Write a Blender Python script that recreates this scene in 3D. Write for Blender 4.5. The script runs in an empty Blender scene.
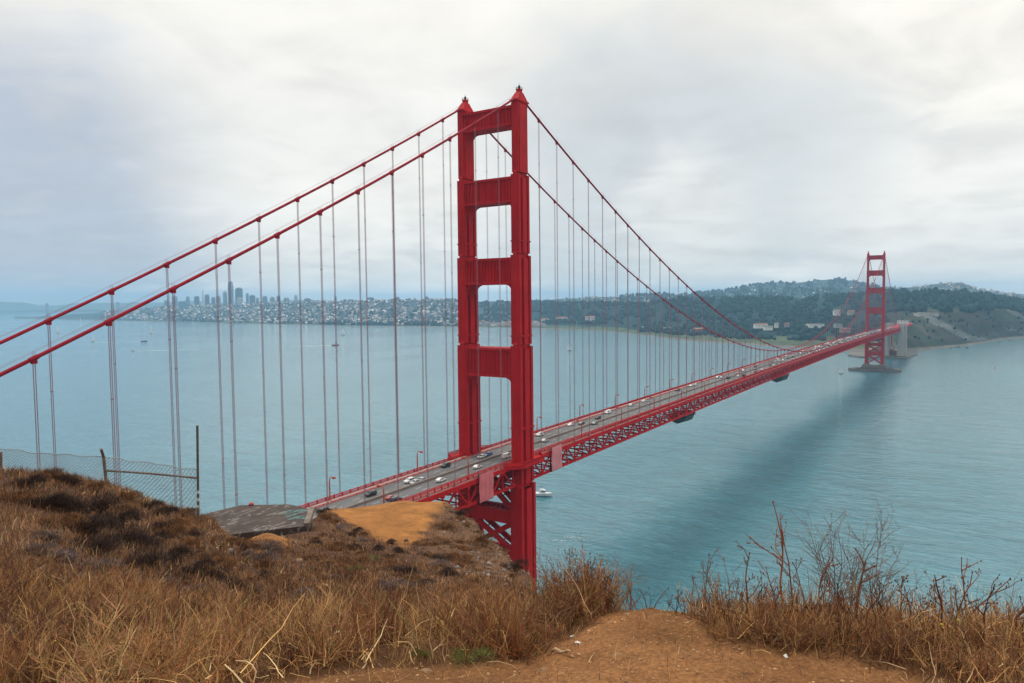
import bpy, bmesh, math, random
import numpy as np
from math import sin, cos, tan, pi, radians, sqrt, atan2, exp
from mathutils import Vector, Matrix, noise as mnoise

random.seed(7)
RNG = np.random.default_rng(7)
SC = bpy.context.scene
COL = SC.collection

# ------------------------------------------------------------------ camera
# world: x runs along the bridge (south), y to the east, z up, water at z = 0, near tower at x = 0
CAM = np.array([-251.19, -174.03, 141.99])
YAW, PITCH, ROLL, FPX = 0.5815, -0.05647, -0.010725, 718.43
W, H = 1024, 683
_F = np.array([cos(YAW) * cos(PITCH), sin(YAW) * cos(PITCH), sin(PITCH)])
_R = np.array([sin(YAW), -cos(YAW), 0.0])
_U = np.cross(_R, _F)
R2 = cos(ROLL) * _R + sin(ROLL) * _U
U2 = -sin(ROLL) * _R + cos(ROLL) * _U
FH = np.array([cos(YAW), sin(YAW), 0.0])
RH = np.array([sin(YAW), -cos(YAW), 0.0])
cam_d = bpy.data.cameras.new('camera')
cam = bpy.data.objects.new('camera', cam_d)
COL.objects.link(cam)
M = Matrix.Identity(4)
for i in range(3):
    M[i][0], M[i][1], M[i][2], M[i][3] = R2[i], U2[i], -_F[i], CAM[i]
cam.matrix_world = M
cam_d.sensor_width = 36.0
cam_d.lens = FPX / W * 36.0
cam_d.clip_start = 0.1
cam_d.clip_end = 120000
SC.camera = cam
SC.view_settings.view_transform = 'Standard'
SC.view_settings.look = 'None'
SC.view_settings.gamma = 1.0
SC.view_settings.exposure = 0.76
SC.view_settings.use_curve_mapping = False
SC.cycles.use_denoising = True
SC.cycles.max_bounces = 6
SC.cycles.diffuse_bounces = 3
SC.cycles.glossy_bounces = 3
SC.cycles.volume_bounces = 1
SC.cycles.transparent_max_bounces = 16


def ray(px, py):
    return _F + R2 * (px - 512) / FPX - U2 * (py - 341.5) / FPX


def at(px, py, D):
    """point seen at a pixel, at horizontal depth D in front of the camera"""
    d = ray(px, py)
    return CAM + d * (D / (d @ FH))


def on_level(px, py, z):
    d = ray(px, py)
    return CAM + d * ((z - CAM[2]) / d[2])


# ------------------------------------------------------------------ nodes helper
class NT:
    def __init__(s, tree):
        s.t = tree; s.n = tree.nodes; s.l = tree.links

    def add(s, typ, ins=None, **props):
        nd = s.n.new(typ)
        for k, v in props.items():
            setattr(nd, k, v)
        for k, v in (ins or {}).items():
            sock = nd.inputs[k]
            if hasattr(v, 'is_output') or isinstance(v, bpy.types.NodeSocket):
                s.l.new(v, sock)
            else:
                sock.default_value = v
        return nd

    def math(s, op, a, b=0.0, c=None, clamp=False):
        ins = {0: a, 1: b}
        if c is not None:
            ins[2] = c
        return s.add('ShaderNodeMath', ins, operation=op, use_clamp=clamp).outputs[0]

    def mix(s, fac, a, b, blend='MIX'):
        nd = s.n.new('ShaderNodeMix'); nd.data_type = 'RGBA'; nd.blend_type = blend
        for i, v in ((0, fac), (6, a), (7, b)):
            if isinstance(v, bpy.types.NodeSocket):
                s.l.new(v, nd.inputs[i])
            else:
                nd.inputs[i].default_value = v if i == 0 else (*v[:3], 1)
        return nd.outputs[2]

    def ramp(s, fac, stops, interp='LINEAR'):
        nd = s.n.new('ShaderNodeValToRGB'); s.l.new(fac, nd.inputs[0])
        cr = nd.color_ramp; cr.interpolation = interp
        while len(cr.elements) < len(stops):
            cr.elements.new(0.5)
        for e, (p, c) in zip(cr.elements, stops):
            e.position = p
            e.color = (c, c, c, 1) if isinstance(c, (int, float)) else (*c, 1)
        return nd.outputs[0]

    def noise(s, vec, scale, detail=4, rough=0.55, dist=0.0):
        nd = s.add('ShaderNodeTexNoise', {'Scale': scale, 'Detail': detail, 'Roughness': rough, 'Distortion': dist})
        if vec is not None:
            s.l.new(vec, nd.inputs['Vector'])
        return nd.outputs[0]


# ------------------------------------------------------------------ world: overcast sky over a Nishita sky
SUN_EL, SUN_DIR_AZ = radians(66), 90.0      # sun stands in the east (+y), high behind thin cloud
wd = bpy.data.worlds.new('World'); SC.world = wd; wd.use_nodes = True
wt = NT(wd.node_tree)
for nd in list(wt.n):
    wt.n.remove(nd)
w_out = wt.add('ShaderNodeOutputWorld')
sky = wt.add('ShaderNodeTexSky', sky_type='NISHITA', sun_disc=False, sun_elevation=SUN_EL, sun_rotation=radians(0))
tc = wt.add('ShaderNodeTexCoord')
DIRV = tc.outputs['Generated']
sep = wt.add('ShaderNodeSeparateXYZ', {0: DIRV})
zc = wt.math('MAXIMUM', sep.outputs[2], 0.0)
zz = wt.math('ADD', zc, 0.16)
plane = wt.add('ShaderNodeCombineXYZ', {0: wt.math('DIVIDE', sep.outputs[0], zz), 1: wt.math('DIVIDE', sep.outputs[1], zz), 2: 0.37}).outputs[0]
n_big = wt.noise(plane, 0.9, 5, 0.5, 0.35)
n_mid = wt.noise(plane, 2.6, 6, 0.55, 0.5)
# elevation ramp, its bands bent by the cloud noise
el = wt.math('ADD', zc, wt.math('MULTIPLY', wt.math('SUBTRACT', n_big, 0.5), 0.10))
el = wt.math('ADD', el, wt.math('MULTIPLY', wt.math('SUBTRACT', n_mid, 0.5), 0.05))
base = wt.ramp(el, [(0.0, (0.86, 0.82, 0.77)), (0.018, (0.70, 0.685, 0.67)), (0.045, (0.46, 0.475, 0.495)), (0.075, (0.51, 0.52, 0.525)),
                    (0.135, (0.60, 0.595, 0.58)), (0.21, (0.505, 0.515, 0.52)), (0.30, (0.58, 0.575, 0.56)), (0.42, (0.62, 0.605, 0.57)), (0.62, (0.84, 0.82, 0.79)), (1.0, (1.0, 0.98, 0.95))])


def sky_blob(px, py, rad, amt, base, color):
    d = ray(px, py); d = d / np.linalg.norm(d)
    dot = wt.add('ShaderNodeVectorMath', {0: DIRV, 1: tuple(d)}, operation='DOT_PRODUCT').outputs['Value']
    dot = wt.math('ADD', dot, wt.math('MULTIPLY', wt.math('SUBTRACT', n_mid, 0.5), (1 - cos(rad)) * 1.5))
    f = wt.add('ShaderNodeMapRange', {0: dot, 1: cos(rad), 2: 1.0, 3: 0.0, 4: amt}, interpolation_type='SMOOTHSTEP').outputs[0]
    return wt.mix(f, base, color)


base = sky_blob(40, 240, radians(17), 0.95, base, (0.285, 0.32, 0.39))
base = sky_blob(650, 165, radians(15), 0.85, base, (0.385, 0.415, 0.44))
base = sky_blob(330, 140, radians(16), 0.7, base, (0.59, 0.585, 0.565))
base = sky_blob(1010, 20, radians(9), 0.8, base, (0.66, 0.645, 0.60))
base = sky_blob(930, 222, radians(9), 0.75, base, (0.60, 0.595, 0.585))
base = sky_blob(690, 222, radians(7), 0.65, base, (0.57, 0.57, 0.56))
base = sky_blob(800, 160, radians(8), 0.5, base, (0.42, 0.45, 0.47))
base = sky_blob(560, 262, radians(6), 0.5, base, (0.42, 0.45, 0.48))
# unseen northern sky behind the viewer, dimming added to darken north-facing surfaces
dn = wt.add('ShaderNodeVectorMath', {0: DIRV, 1: (-0.97, 0.2, 0.1)}, operation='DOT_PRODUCT').outputs['Value']
base = wt.mix(1.0, base, wt.add('ShaderNodeMapRange', {0: dn, 1: -0.1, 2: 0.7, 3: 1.0, 4: 0.62}, interpolation_type='SMOOTHSTEP').outputs[0], 'MULTIPLY')
n_fine = wt.noise(plane, 4.6, 4, 0.5, 0.4)
tex = wt.ramp(wt.math('ADD', wt.math('MULTIPLY', n_mid, 0.7), wt.math('MULTIPLY', n_fine, 0.3)), [(0.28, 0.84), (0.5, 1.0), (0.72, 1.10)])
base = wt.mix(1.0, base, tex, 'MULTIPLY')
base = wt.mix(1.0, base, (1.0, 0.975, 0.93), 'MULTIPLY')
bg1 = wt.add('ShaderNodeBackground', {0: sky.outputs[0], 1: 0.10})
bg2 = wt.add('ShaderNodeBackground', {0: base, 1: 1.0})
mxs = wt.add('ShaderNodeMixShader', {0: 0.94, 1: bg1.outputs[0], 2: bg2.outputs[0]})
wt.l.new(mxs.outputs[0], w_out.inputs[0])

sun_d = bpy.data.lights.new('sun', 'SUN'); sun_d.energy = 0.8; sun_d.angle = radians(20); sun_d.color = (1.0, 0.95, 0.87)
sun = bpy.data.objects.new('sun', sun_d); COL.objects.link(sun)
sdir = Vector((0.10, cos(SUN_EL), sin(SUN_EL)))          # towards the sun
sun.rotation_euler = sdir.to_track_quat('Z', 'Y').to_euler()
sun.location = (0, 0, 600)
sky.sun_rotation = atan2(sdir.x, sdir.y)


# ------------------------------------------------------------------ materials
def new_mat(name):
    m = bpy.data.materials.new(name); m.use_nodes = True
    t = NT(m.node_tree)
    bsdf = m.node_tree.nodes['Principled BSDF']
    return m, t, bsdf


def pmat(name, c1, c2=None, rough=0.6, scale=1.0, detail=5, bump=0.0, bscale=None, metal=0.0, spec=0.5, stretch=(1, 1, 1), lo=0.35, hi=0.65):
    m, t, b = new_mat(name)
    b.inputs['Roughness'].default_value = rough
    b.inputs['Metallic'].default_value = metal
    b.inputs['Specular IOR Level'].default_value = spec
    if c2 is None:
        c2 = tuple(x * 0.8 for x in c1)
    co = t.add('ShaderNodeTexCoord').outputs['Object']
    mp = t.add('ShaderNodeMapping', {0: co, 3: stretch}).outputs[0]
    n = t.noise(mp, scale, detail, 0.6)
    f = t.ramp(n, [(lo, 0.0), (hi, 1.0)])
    t.l.new(t.mix(f, c1, c2), b.inputs['Base Color'])
    if bump:
        n2 = t.noise(mp, bscale or scale * 4, 5, 0.6)
        bp = t.add('ShaderNodeBump', {'Strength': bump, 'Height': n2, 'Distance': 0.1})
        t.l.new(bp.outputs[0], b.inputs['Normal'])
    return m


def vcol_mat(name, rough=0.8, spec=0.2, var=0.35, scale=8.0, bump=0.0, bscale=20.0, trans=False, bdist=0.05):
    """base colour from the mesh's own colour attribute, varied by noise"""
    m, t, b = new_mat(name)
    b.inputs['Roughness'].default_value = rough
    b.inputs['Specular IOR Level'].default_value = spec
    at_ = t.add('ShaderNodeAttribute', attribute_name='col')
    co = t.add('ShaderNodeTexCoord').outputs['Object']
    n = t.noise(co, scale, 6, 0.65)
    f = t.ramp(n, [(0.3, 1.0 - var), (0.7, 1.0 + var)])
    t.l.new(t.mix(1.0, at_.outputs[0], f, 'MULTIPLY'), b.inputs['Base Color'])
    if bump:
        n2 = t.noise(co, bscale, 8, 0.65)
        bp = t.add('ShaderNodeBump', {'Strength': bump, 'Height': n2, 'Distance': bdist})
        t.l.new(bp.outputs[0], b.inputs['Normal'])
    return m


# ------------------------------------------------------------------ mesh helpers
class MB:
    def __init__(s):
        s.v = []; s.f = []; s.mi = []; s.mat = 0

    def face(s, idx):
        s.f.append(idx); s.mi.append(s.mat)

    def box(s, x0, x1, y0, y1, z0, z1):
        n = len(s.v)
        s.v += [(x0, y0, z0), (x1, y0, z0), (x1, y1, z0), (x0, y1, z0), (x0, y0, z1), (x1, y0, z1), (x1, y1, z1), (x0, y1, z1)]
        for q in ((0, 3, 2, 1), (4, 5, 6, 7), (0, 1, 5, 4), (1, 2, 6, 5), (2, 3, 7, 6), (3, 0, 4, 7)):
            s.face([n + k for k in q])

    def frustum(s, a, b):
        """a, b: (x0,x1,y0,y1,z)"""
        n = len(s.v)
        for (x0, x1, y0, y1, z) in (a, b):
            s.v += [(x0, y0, z), (x1, y0, z), (x1, y1, z), (x0, y1, z)]
        for q in ((0, 3, 2, 1), (4, 5, 6, 7), (0, 1, 5, 4), (1, 2, 6, 5), (2, 3, 7, 6), (3, 0, 4, 7)):
            s.face([n + k for k in q])

    def bar(s, a, b, w, h=None):
        a = Vector(a); b = Vector(b); h = h or w
        d = (b - a).normalized()
        up = Vector((0, 0, 1)) if abs(d.z) < 0.95 else Vector((1, 0, 0))
        r = d.cross(up).normalized() * (w / 2); u = r.cross(d).normalized() * (h / 2)
        n = len(s.v)
        for p in (a, b):
            for q in (-r - u, r - u, r + u, -r + u):
                s.v.append(tuple(p + q))
        for q in ((3, 2, 1, 0), (4, 5, 6, 7), (0, 1, 5, 4), (1, 2, 6, 5), (2, 3, 7, 6), (3, 0, 4, 7)):
            s.face([n + k for k in q])

    def tube(s, pts, rad, sides=8, caps=True):
        pts = [Vector(p) for p in pts]
        n0 = len(s.v); N = len(pts)
        ref = None
        for i, p in enumerate(pts):
            d = (pts[min(i + 1, N - 1)] - pts[max(i - 1, 0)]).normalized()
            if ref is None:
                ref = d.cross(Vector((0, 0, 1)) if abs(d.z) < 0.9 else Vector((1, 0, 0))).normalized()
            ref = (ref - d * ref.dot(d)).normalized()
            u = d.cross(ref)
            r = rad[i] if hasattr(rad, '__len__') else rad
            for k in range(sides):
                a = 2 * pi * k / sides
                s.v.append(tuple(p + (ref * cos(a) + u * sin(a)) * r))
        for i in range(N - 1):
            for k in range(sides):
                a, b = n0 + i * sides + k, n0 + i * sides + (k + 1) % sides
                s.face([a, b, b + sides, a + sides])
        if caps:
            s.face([n0 + k for k in range(sides)][::-1])
            s.face([n0 + (N - 1) * sides + k for k in range(sides)])

    def lathe(s, prof, c=(0, 0, 0), sides=16):
        n0 = len(s.v)
        for r, z in prof:
            for k in range(sides):
                a = 2 * pi * k / sides
                s.v.append((c[0] + r * cos(a), c[1] + r * sin(a), c[2] + z))
        for i in range(len(prof) - 1):
            for k in range(sides):
                a, b = n0 + i * sides + k, n0 + i * sides + (k + 1) % sides
                s.face([a, b, b + sides, a + sides])
        s.face([n0 + k for k in range(sides)][::-1])
        s.face([n0 + (len(prof) - 1) * sides + k for k in range(sides)])

    def prism(s, poly, z0, z1):
        n = len(s.v); N = len(poly)
        s.v += [(x, y, z0) for x, y in poly] + [(x, y, z1) for x, y in poly]
        s.face([n + k for k in range(N)][::-1]); s.face([n + N + k for k in range(N)])
        for k in range(N):
            a, b = n + k, n + (k + 1) % N
            s.face([a, b, b + N, a + N])

    def prism_xz(s, poly, y0, y1):
        n = len(s.v); N = len(poly)
        s.v += [(x, y0, z) for x, z in poly] + [(x, y1, z) for x, z in poly]
        s.face([n + k for k in range(N)]); s.face([n + N + k for k in range(N)][::-1])
        for k in range(N):
            a, b = n + k, n + (k + 1) % N
            s.face([b, a, a + N, b + N])

    def prism_yz(s, poly, x0, x1):
        n = len(s.v); N = len(poly)
        s.v += [(x0, y, z) for y, z in poly] + [(x1, y, z) for y, z in poly]
        s.face([n + k for k in range(N)][::-1]); s.face([n + N + k for k in range(N)])
        for k in range(N):
            a, b = n + k, n + (k + 1) % N
            s.face([a, b, b + N, a + N])

    def mesh(s, name, mats):
        me = bpy.data.meshes.new(name)
        me.from_pydata(s.v, [], s.f)
        for m in (mats if isinstance(mats, (list, tuple)) else [mats]):
            me.materials.append(m)
        if any(s.mi):
            me.polygons.foreach_set('material_index', s.mi)
        me.update()
        return me

    def build(s, name, mats, parent=None, smooth=False, loc=None):
        me = s.mesh(name, mats)
        if smooth:
            me.polygons.foreach_set('use_smooth', [True] * len(me.polygons))
        return link(name, me, parent, loc)


def link(name, me, parent=None, loc=None):
    o = bpy.data.objects.new(name, me)
    COL.objects.link(o)
    if parent is not None:
        o.parent = parent
    if loc is not None:
        o.location = loc
    return o


def np_mesh(name, V, Fq, mat, col=None, smooth=False):
    """mesh from numpy arrays, Fq (n,3) or (n,4); col per-vertex (n,3)"""
    me = bpy.data.meshes.new(name)
    nv, nf, k = len(V), len(Fq), Fq.shape[1]
    me.vertices.add(nv); me.vertices.foreach_set('co', np.ascontiguousarray(V, dtype=np.float32).ravel())
    me.loops.add(nf * k); me.loops.foreach_set('vertex_index', np.ascontiguousarray(Fq, dtype=np.int32).ravel())
    me.polygons.add(nf); me.polygons.foreach_set('loop_start', np.arange(0, nf * k, k, dtype=np.int32))
    if smooth:
        me.polygons.foreach_set('use_smooth', np.ones(nf, dtype=bool))
    if col is not None:
        ca = me.color_attributes.new('col', 'FLOAT_COLOR', 'POINT')
        ca.data.foreach_set('color', np.concatenate([col, np.ones((nv, 1))], 1).astype(np.float32).ravel())
    for m in (mat if isinstance(mat, (list, tuple)) else [mat]):
        me.materials.append(m)
    me.update(calc_edges=True)
    me.validate()
    return me


def tag(o, label=None, cat=None, group=None, kind=None):
    if label: o['label'] = label
    if cat: o['category'] = cat
    if group: o['group'] = group
    if kind: o['kind'] = kind
    return o


def empty(name, loc=(0, 0, 0), rz=0.0):
    o = bpy.data.objects.new(name, None)
    o.empty_display_size = 0.5
    COL.objects.link(o); o.location = loc; o.rotation_euler = (0, 0, rz)
    return o


def copy_tree(o, parent=None):
    c = o.copy(); COL.objects.link(c)
    if parent is not None:
        c.parent = parent
    for ch in list(o.children):
        copy_tree(ch, c)
    return c


def fbm(x, y, sc, seed=0.0, octv=4):
    return mnoise.fractal(Vector((x * sc + seed, y * sc - seed * 1.7, seed * 0.31)), 0.9, 2.1, octv)
HAZE_DENSITY = 8.0e-5

# ------------------------------------------------------------------ water
m_water, t, b = new_mat('sea_water')
co = t.add('ShaderNodeTexCoord').outputs['Object']
mp1 = t.add('ShaderNodeMapping', {0: co, 2: (0, 0, radians(-24)), 3: (1.0, 0.38, 1.0)}).outputs[0]
mp2 = t.add('ShaderNodeMapping', {0: co, 2: (0, 0, radians(8)), 3: (1.0, 0.5, 1.0)}).outputs[0]
mp3 = t.add('ShaderNodeMapping', {0: co, 2: (0, 0, radians(32)), 3: (0.35, 1.0, 1.0)}).outputs[0]
w1 = t.noise(mp1, 0.055, 6, 0.62, 0.6)
w2 = t.noise(mp2, 0.22, 5, 0.6, 0.4)
patch = t.noise(mp3, 0.0032, 6, 0.6, 0.8)
# deck-shadow streak built into the water surface: steeper ripples, weaker reflection
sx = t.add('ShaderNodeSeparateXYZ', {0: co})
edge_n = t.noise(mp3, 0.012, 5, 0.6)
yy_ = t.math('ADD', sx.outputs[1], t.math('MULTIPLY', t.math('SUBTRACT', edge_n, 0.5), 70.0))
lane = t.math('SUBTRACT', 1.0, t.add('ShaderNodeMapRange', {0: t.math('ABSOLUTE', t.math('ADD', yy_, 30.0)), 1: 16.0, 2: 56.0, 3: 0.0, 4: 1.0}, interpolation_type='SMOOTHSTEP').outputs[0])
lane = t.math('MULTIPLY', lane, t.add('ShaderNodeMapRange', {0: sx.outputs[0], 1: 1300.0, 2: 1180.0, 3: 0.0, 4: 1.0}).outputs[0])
hgt = t.math('ADD', t.math('MULTIPLY', w1, 1.9), t.math('MULTIPLY', w2, 1.15))
# choppy water near the tower where the tide turns, calmer further out
cx_ = t.add('ShaderNodeVectorMath', {0: co, 1: (150.0, 0.0, 0.0)}, operation='DISTANCE').outputs['Value']
chop = t.add('ShaderNodeMapRange', {0: t.math('ADD', cx_, t.math('MULTIPLY', t.math('SUBTRACT', patch, 0.5), 500.0)), 1: 120.0, 2: 520.0, 3: 1.0, 4: 0.5}, interpolation_type='SMOOTHSTEP').outputs[0]
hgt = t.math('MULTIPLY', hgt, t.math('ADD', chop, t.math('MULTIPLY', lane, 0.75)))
bp = t.add('ShaderNodeBump', {'Strength': 1.0, 'Distance': 1.0, 'Height': hgt})
t.l.new(bp.outputs[0], b.inputs['Normal'])
pf = t.ramp(patch, [(0.35, 0.0), (0.65, 1.0)])
# turbid bay water: the tidal patches carry a little more or less silt
cr_ = t.ramp(t.math('ADD', t.math('MULTIPLY', w1, .5), t.math('MULTIPLY', w2, .5)), [(0.38, 0.80), (0.5, 1.0), (0.62, 1.22)])      # light through crests put into the colour: crests lighter, troughs darker
t.l.new(t.mix(1.0, cr_, t.mix(pf, (0.030, 0.160, 0.208), (0.044, 0.190, 0.240)), 'MULTIPLY'), b.inputs['Base Color'])
t.l.new(t.math('ADD', 0.06, t.math('MULTIPLY', pf, 0.08)), b.inputs['Roughness'])
b.inputs['IOR'].default_value = 1.65
t.l.new(t.math('SUBTRACT', 0.62, t.math('MULTIPLY', lane, 0.42)), b.inputs['Specular IOR Level'])  # reflection cut inside the lane to deepen the bridge's dark streak
S = 15000
c0 = CAM + FH * 6500
nw = 40
gx = np.linspace(-S, S, nw + 1)
XX, YY = np.meshgrid(gx + c0[0], gx + c0[1], indexing='ij')
V = np.stack([XX.ravel(), YY.ravel(), np.zeros(XX.size)], 1)
I = np.arange((nw + 1) ** 2).reshape(nw + 1, nw + 1)
Q = np.stack([I[:-1, :-1], I[1:, :-1], I[1:, 1:], I[:-1, 1:]], -1).reshape(-1, 4)
tag(link('water', np_mesh('water', V, Q, m_water)), kind='structure')

# ------------------------------------------------------------------ far shore, hills, cliffs
yh = lambda px: 300.9 - 0.0107 * (px - 512)
SHORE_Y = [(15, 318.5), (110, 321), (160, 321.8), (200, 322.6), (240, 324), (300, 325), (340, 326), (440, 327), (480, 327.6), (540, 328.6), (600, 331), (640, 334.5),
           (680, 340), (720, 342.5), (760, 345.5), (800, 348), (840, 350.5), (870, 352), (905, 352.5), (930, 349.5), (960, 346.5), (985, 343), (1000, 340), (1024, 338), (1150, 333), (1400, 322)]
# per column after the shore: (D factor or absolute D, image y) for: flat end, slope foot, mid slope, ridge, dip, back hill
LAND = {
    15:   [(8300, 318), (8450, 317.6), (8600, 317.6), (8700, 318), (8800, 319), (9000, 319.5)],
    110:  [(7300, 320), (7500, 317), (7700, 314), (7900, 312), (8200, 313), (9000, 316)],
    160:  [(6500, 320.4), (6700, 316.5), (7100, 311.5), (7500, 307.5), (8000, 309), (9000, 312)],
    200:  [(5900, 321.3), (6200, 316.5), (6700, 310), (7200, 305.5), (7700, 307), (9000, 312)],
    240:  [(5350, 322), (5600, 318.5), (6300, 311), (6900, 304.5), (7500, 306), (9000, 311)],
    300:  [(4950, 323), (5200, 319.5), (5900, 311), (6500, 303), (7200, 305), (9000, 309)],
    340:  [(4650, 324), (4900, 320), (5600, 310), (6200, 301.5), (7000, 303), (9000, 307)],
    440:  [(4300, 325), (4500, 321), (5100, 310.5), (5800, 300), (6600, 301), (9000, 304)],
    480:  [(4200, 325.6), (4450, 321), (5000, 311), (5600, 302), (6400, 303.5), (8600, 302)],
    540:  [(3900, 326.2), (4150, 321), (4500, 311), (4900, 302.5), (5700, 305), (8300, 300)],
    600:  [(3550, 328), (3700, 323.5), (4000, 314), (4300, 304.5), (5200, 306), (7600, 297)],
    640:  [(3050, 331), (3250, 326), (3700, 315), (4100, 304), (5200, 306), (7400, 295.5)],
    680:  [(2650, 335.5), (2900, 329), (3400, 315), (3900, 300), (5200, 303), (7600, 295.5)],
    720:  [(2520, 338), (2800, 329), (3300, 313), (3800, 298), (5200, 301), (7800, 292)],
    760:  [(2380, 339), (2700, 328), (3200, 313), (3700, 298), (5200, 301), (8000, 284)],
    800:  [(2260, 340.5), (2600, 328), (3100, 313), (3600, 299), (5000, 302), (8000, 282.5)],
    840:  [(2150, 340), (2450, 328), (3000, 311), (3500, 295.5), (4900, 300), (8000, 279)],
    870:  [(2020, 341), (2300, 327), (2800, 311), (3400, 294), (4900, 299), (8000, 287)],
    905:  [(1930, 336), (2080, 322), (2450, 311), (3200, 293.5), (4800, 298), (7300, 287.5)],
    930:  [(2010, 338), (2130, 325), (2260, 312.5), (3000, 294.5), (4600, 298), (6800, 284.5)],
    960:  [(2080, 337), (2180, 324), (2330, 311), (3000, 294), (4500, 298), (6700, 283.5)],
    985:  [(2250, 334), (2330, 322), (2450, 309), (3050, 296.5), (4400, 299), (6700, 290.5)],
    1000: [(2370, 332), (2450, 320), (2560, 308.5), (3050, 299.5), (4300, 301), (6700, 292)],
    1024: [(2460, 330), (2540, 320), (2650, 311), (3050, 305), (4200, 302), (6700, 294.5)],
    1150: [(2900, 326), (3000, 319), (3150, 312), (3400, 308), (4200, 306), (6700, 300)],
    1400: [(4100, 318), (4300, 314), (4500, 310), (4700, 308), (5200, 306), (6700, 303)],
}
cols = sorted(LAND)
KL = 9
TAB = np.zeros((len(cols), KL, 2))           # D, z
for i, px in enumerate(cols):
    ys = np.interp(px, [c[0] for c in SHORE_Y], [c[1] for c in SHORE_Y])
    D0 = on_level(px, ys, 0.0); D0 = (D0 - CAM) @ FH
    rows = [(D0 - 60, -6.0), (D0, 0.8)]
    for D, y in LAND[px]:
        rows.append((max(D, D0 + 60), max(at(px, y, D)[2], 3.0)))
    rows.append((rows[-1][0] + 1800, -5.0))
    TAB[i] = rows
SUBX, SUBS = 10, 9
pxs = np.concatenate([np.linspace(cols[i], cols[i + 1], max(3, int((cols[i + 1] - cols[i]) / 2.5)), endpoint=False) for i in range(len(cols) - 1)] + [[cols[-1]]])
ss = np.linspace(0, KL - 1, (KL - 1) * 10 + 1)


def land_Dz(px, s):
    px = np.asarray(px, float); s = np.asarray(s, float)
    D = np.stack([np.interp(px, cols, TAB[:, k, 0]) for k in range(KL)], -1)
    Z = np.stack([np.interp(px, cols, TAB[:, k, 1]) for k in range(KL)], -1)
    k = np.clip(s.astype(int), 0, KL - 2); f = s - k
    ar = np.arange(len(px))
    fz = f * f * (3 - 2 * f) * 0.5 + f * 0.5
    return D[ar, k] * (1 - f) + D[ar, k + 1] * f, Z[ar, k] * (1 - fz) + Z[ar, k + 1] * fz


def land_point(px, s):
    """world point on the far land (arrays)"""
    px = np.atleast_1d(np.asarray(px, float)); s = np.atleast_1d(np.asarray(s, float))
    D, Z = land_Dz(px, s)
    T = (px - 512) / FPX * 1.0
    P = CAM[None, :2] + D[:, None] * (FH[None, :2] + T[:, None] * RH[None, :2])
    out = np.zeros((len(px), 3)); out[:, :2] = P
    for i in range(len(px)):
        a = 0.0 if s[i] < 1 else min(1.0, (s[i] - 1) * 0.7)
        n = fbm(P[i, 0], P[i, 1], 1 / 420.0, 3.3, 5)
        rug = 1.0 if s[i] < 5 else 2.0
        if px[i] < 560: rug *= 0.35
        n2 = 0.0
        if px[i] > 880 and 1 < s[i] < 4.4:       # gullied cliffs
            g = fbm(P[i, 0], P[i, 1], 1 / 95.0, 9.1, 4)
            n2 = -abs(g) * 13 * min(1, s[i] - 1)
        out[i, 2] = Z[i] + a * (n * 9.0 * rug + n2)
        if s[i] > 1.05: out[i, 2] = max(out[i, 2], 1.2) if s[i] < 7.3 else out[i, 2]
    return out


PX, SS = np.meshgrid(pxs, ss, indexing='ij')
V = land_point(PX.ravel(), SS.ravel())
nx, ns = len(pxs), len(ss)
I = np.arange(nx * ns).reshape(nx, ns)
Q = np.stack([I[:-1, :-1], I[:-1, 1:], I[1:, 1:], I[1:, :-1]], -1).reshape(-1, 4)
colr = np.zeros((nx * ns, 3))
for i, (px, s) in enumerate(zip(PX.ravel(), SS.ravel())):
    x, y = V[i, 0], V[i, 1]
    n = fbm(x, y, 1 / 160.0, 5.5, 4)
    forest = np.array((0.012, 0.036, 0.034)) * (1 + 0.5 * n)
    scrub = np.array((0.048, 0.060, 0.040)) * (1 + 0.45 * n)
    sand = np.array((0.20, 0.185, 0.16))
    grass = np.array((0.075, 0.10, 0.05)) * (1 + 0.3 * n)
    town = np.array((0.055, 0.07, 0.08)) * (1 + 0.5 * n)
    if s <= 1.25:
        c = sand * 0.75
    elif px < 520:
        c = town if n > -0.15 else forest * 1.6
        if s < 2.2: c = grass * 0.9 if n > 0 else forest * 1.5
    elif px < 880:
        c = grass if s < 2.3 else forest
        if s >= 5.4: c = forest * 1.5 if n > -0.1 else town * 0.8
    else:
        c = scrub if s < 4.2 else forest
        if s >= 5.4: c = town * 0.8 if n > -0.1 else forest * 1.5
        if 1.3 < s < 4.0:                        # pale slides of bare serpentine down the cliff
            st = mnoise.fractal(Vector(((px + 24 * s) / 13.0, s * .25 + px / 160.0, 3.0)), 0.8, 2.1, 4)
            bare = np.array((0.052, 0.052, 0.043)) * (1 + .6 * n)
            c = bare if st > -.08 else np.array((0.032, 0.046, 0.030)) * (1 + .4 * n)
            if st > 0.52: c = np.array((0.13, 0.145, 0.14)) * (1 + .3 * n)
    colr[i] = np.clip(c, 0.004, 0.8)
m_land = vcol_mat('far_land', 0.95, 0.1, 0.45, 0.02)
tag(link('hills', np_mesh('hills', V, Q, m_land, colr, smooth=True)), kind='structure')

# ---- far forest: clumped crowns on the slopes (one mass)
ico = bmesh.new(); bmesh.ops.create_icosphere(ico, subdivisions=1, radius=1.0)
ICO_V = np.array([v.co[:] for v in ico.verts]); ICO_F = np.array([[v.index for v in f.verts] for f in ico.faces]); ico.free()


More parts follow.
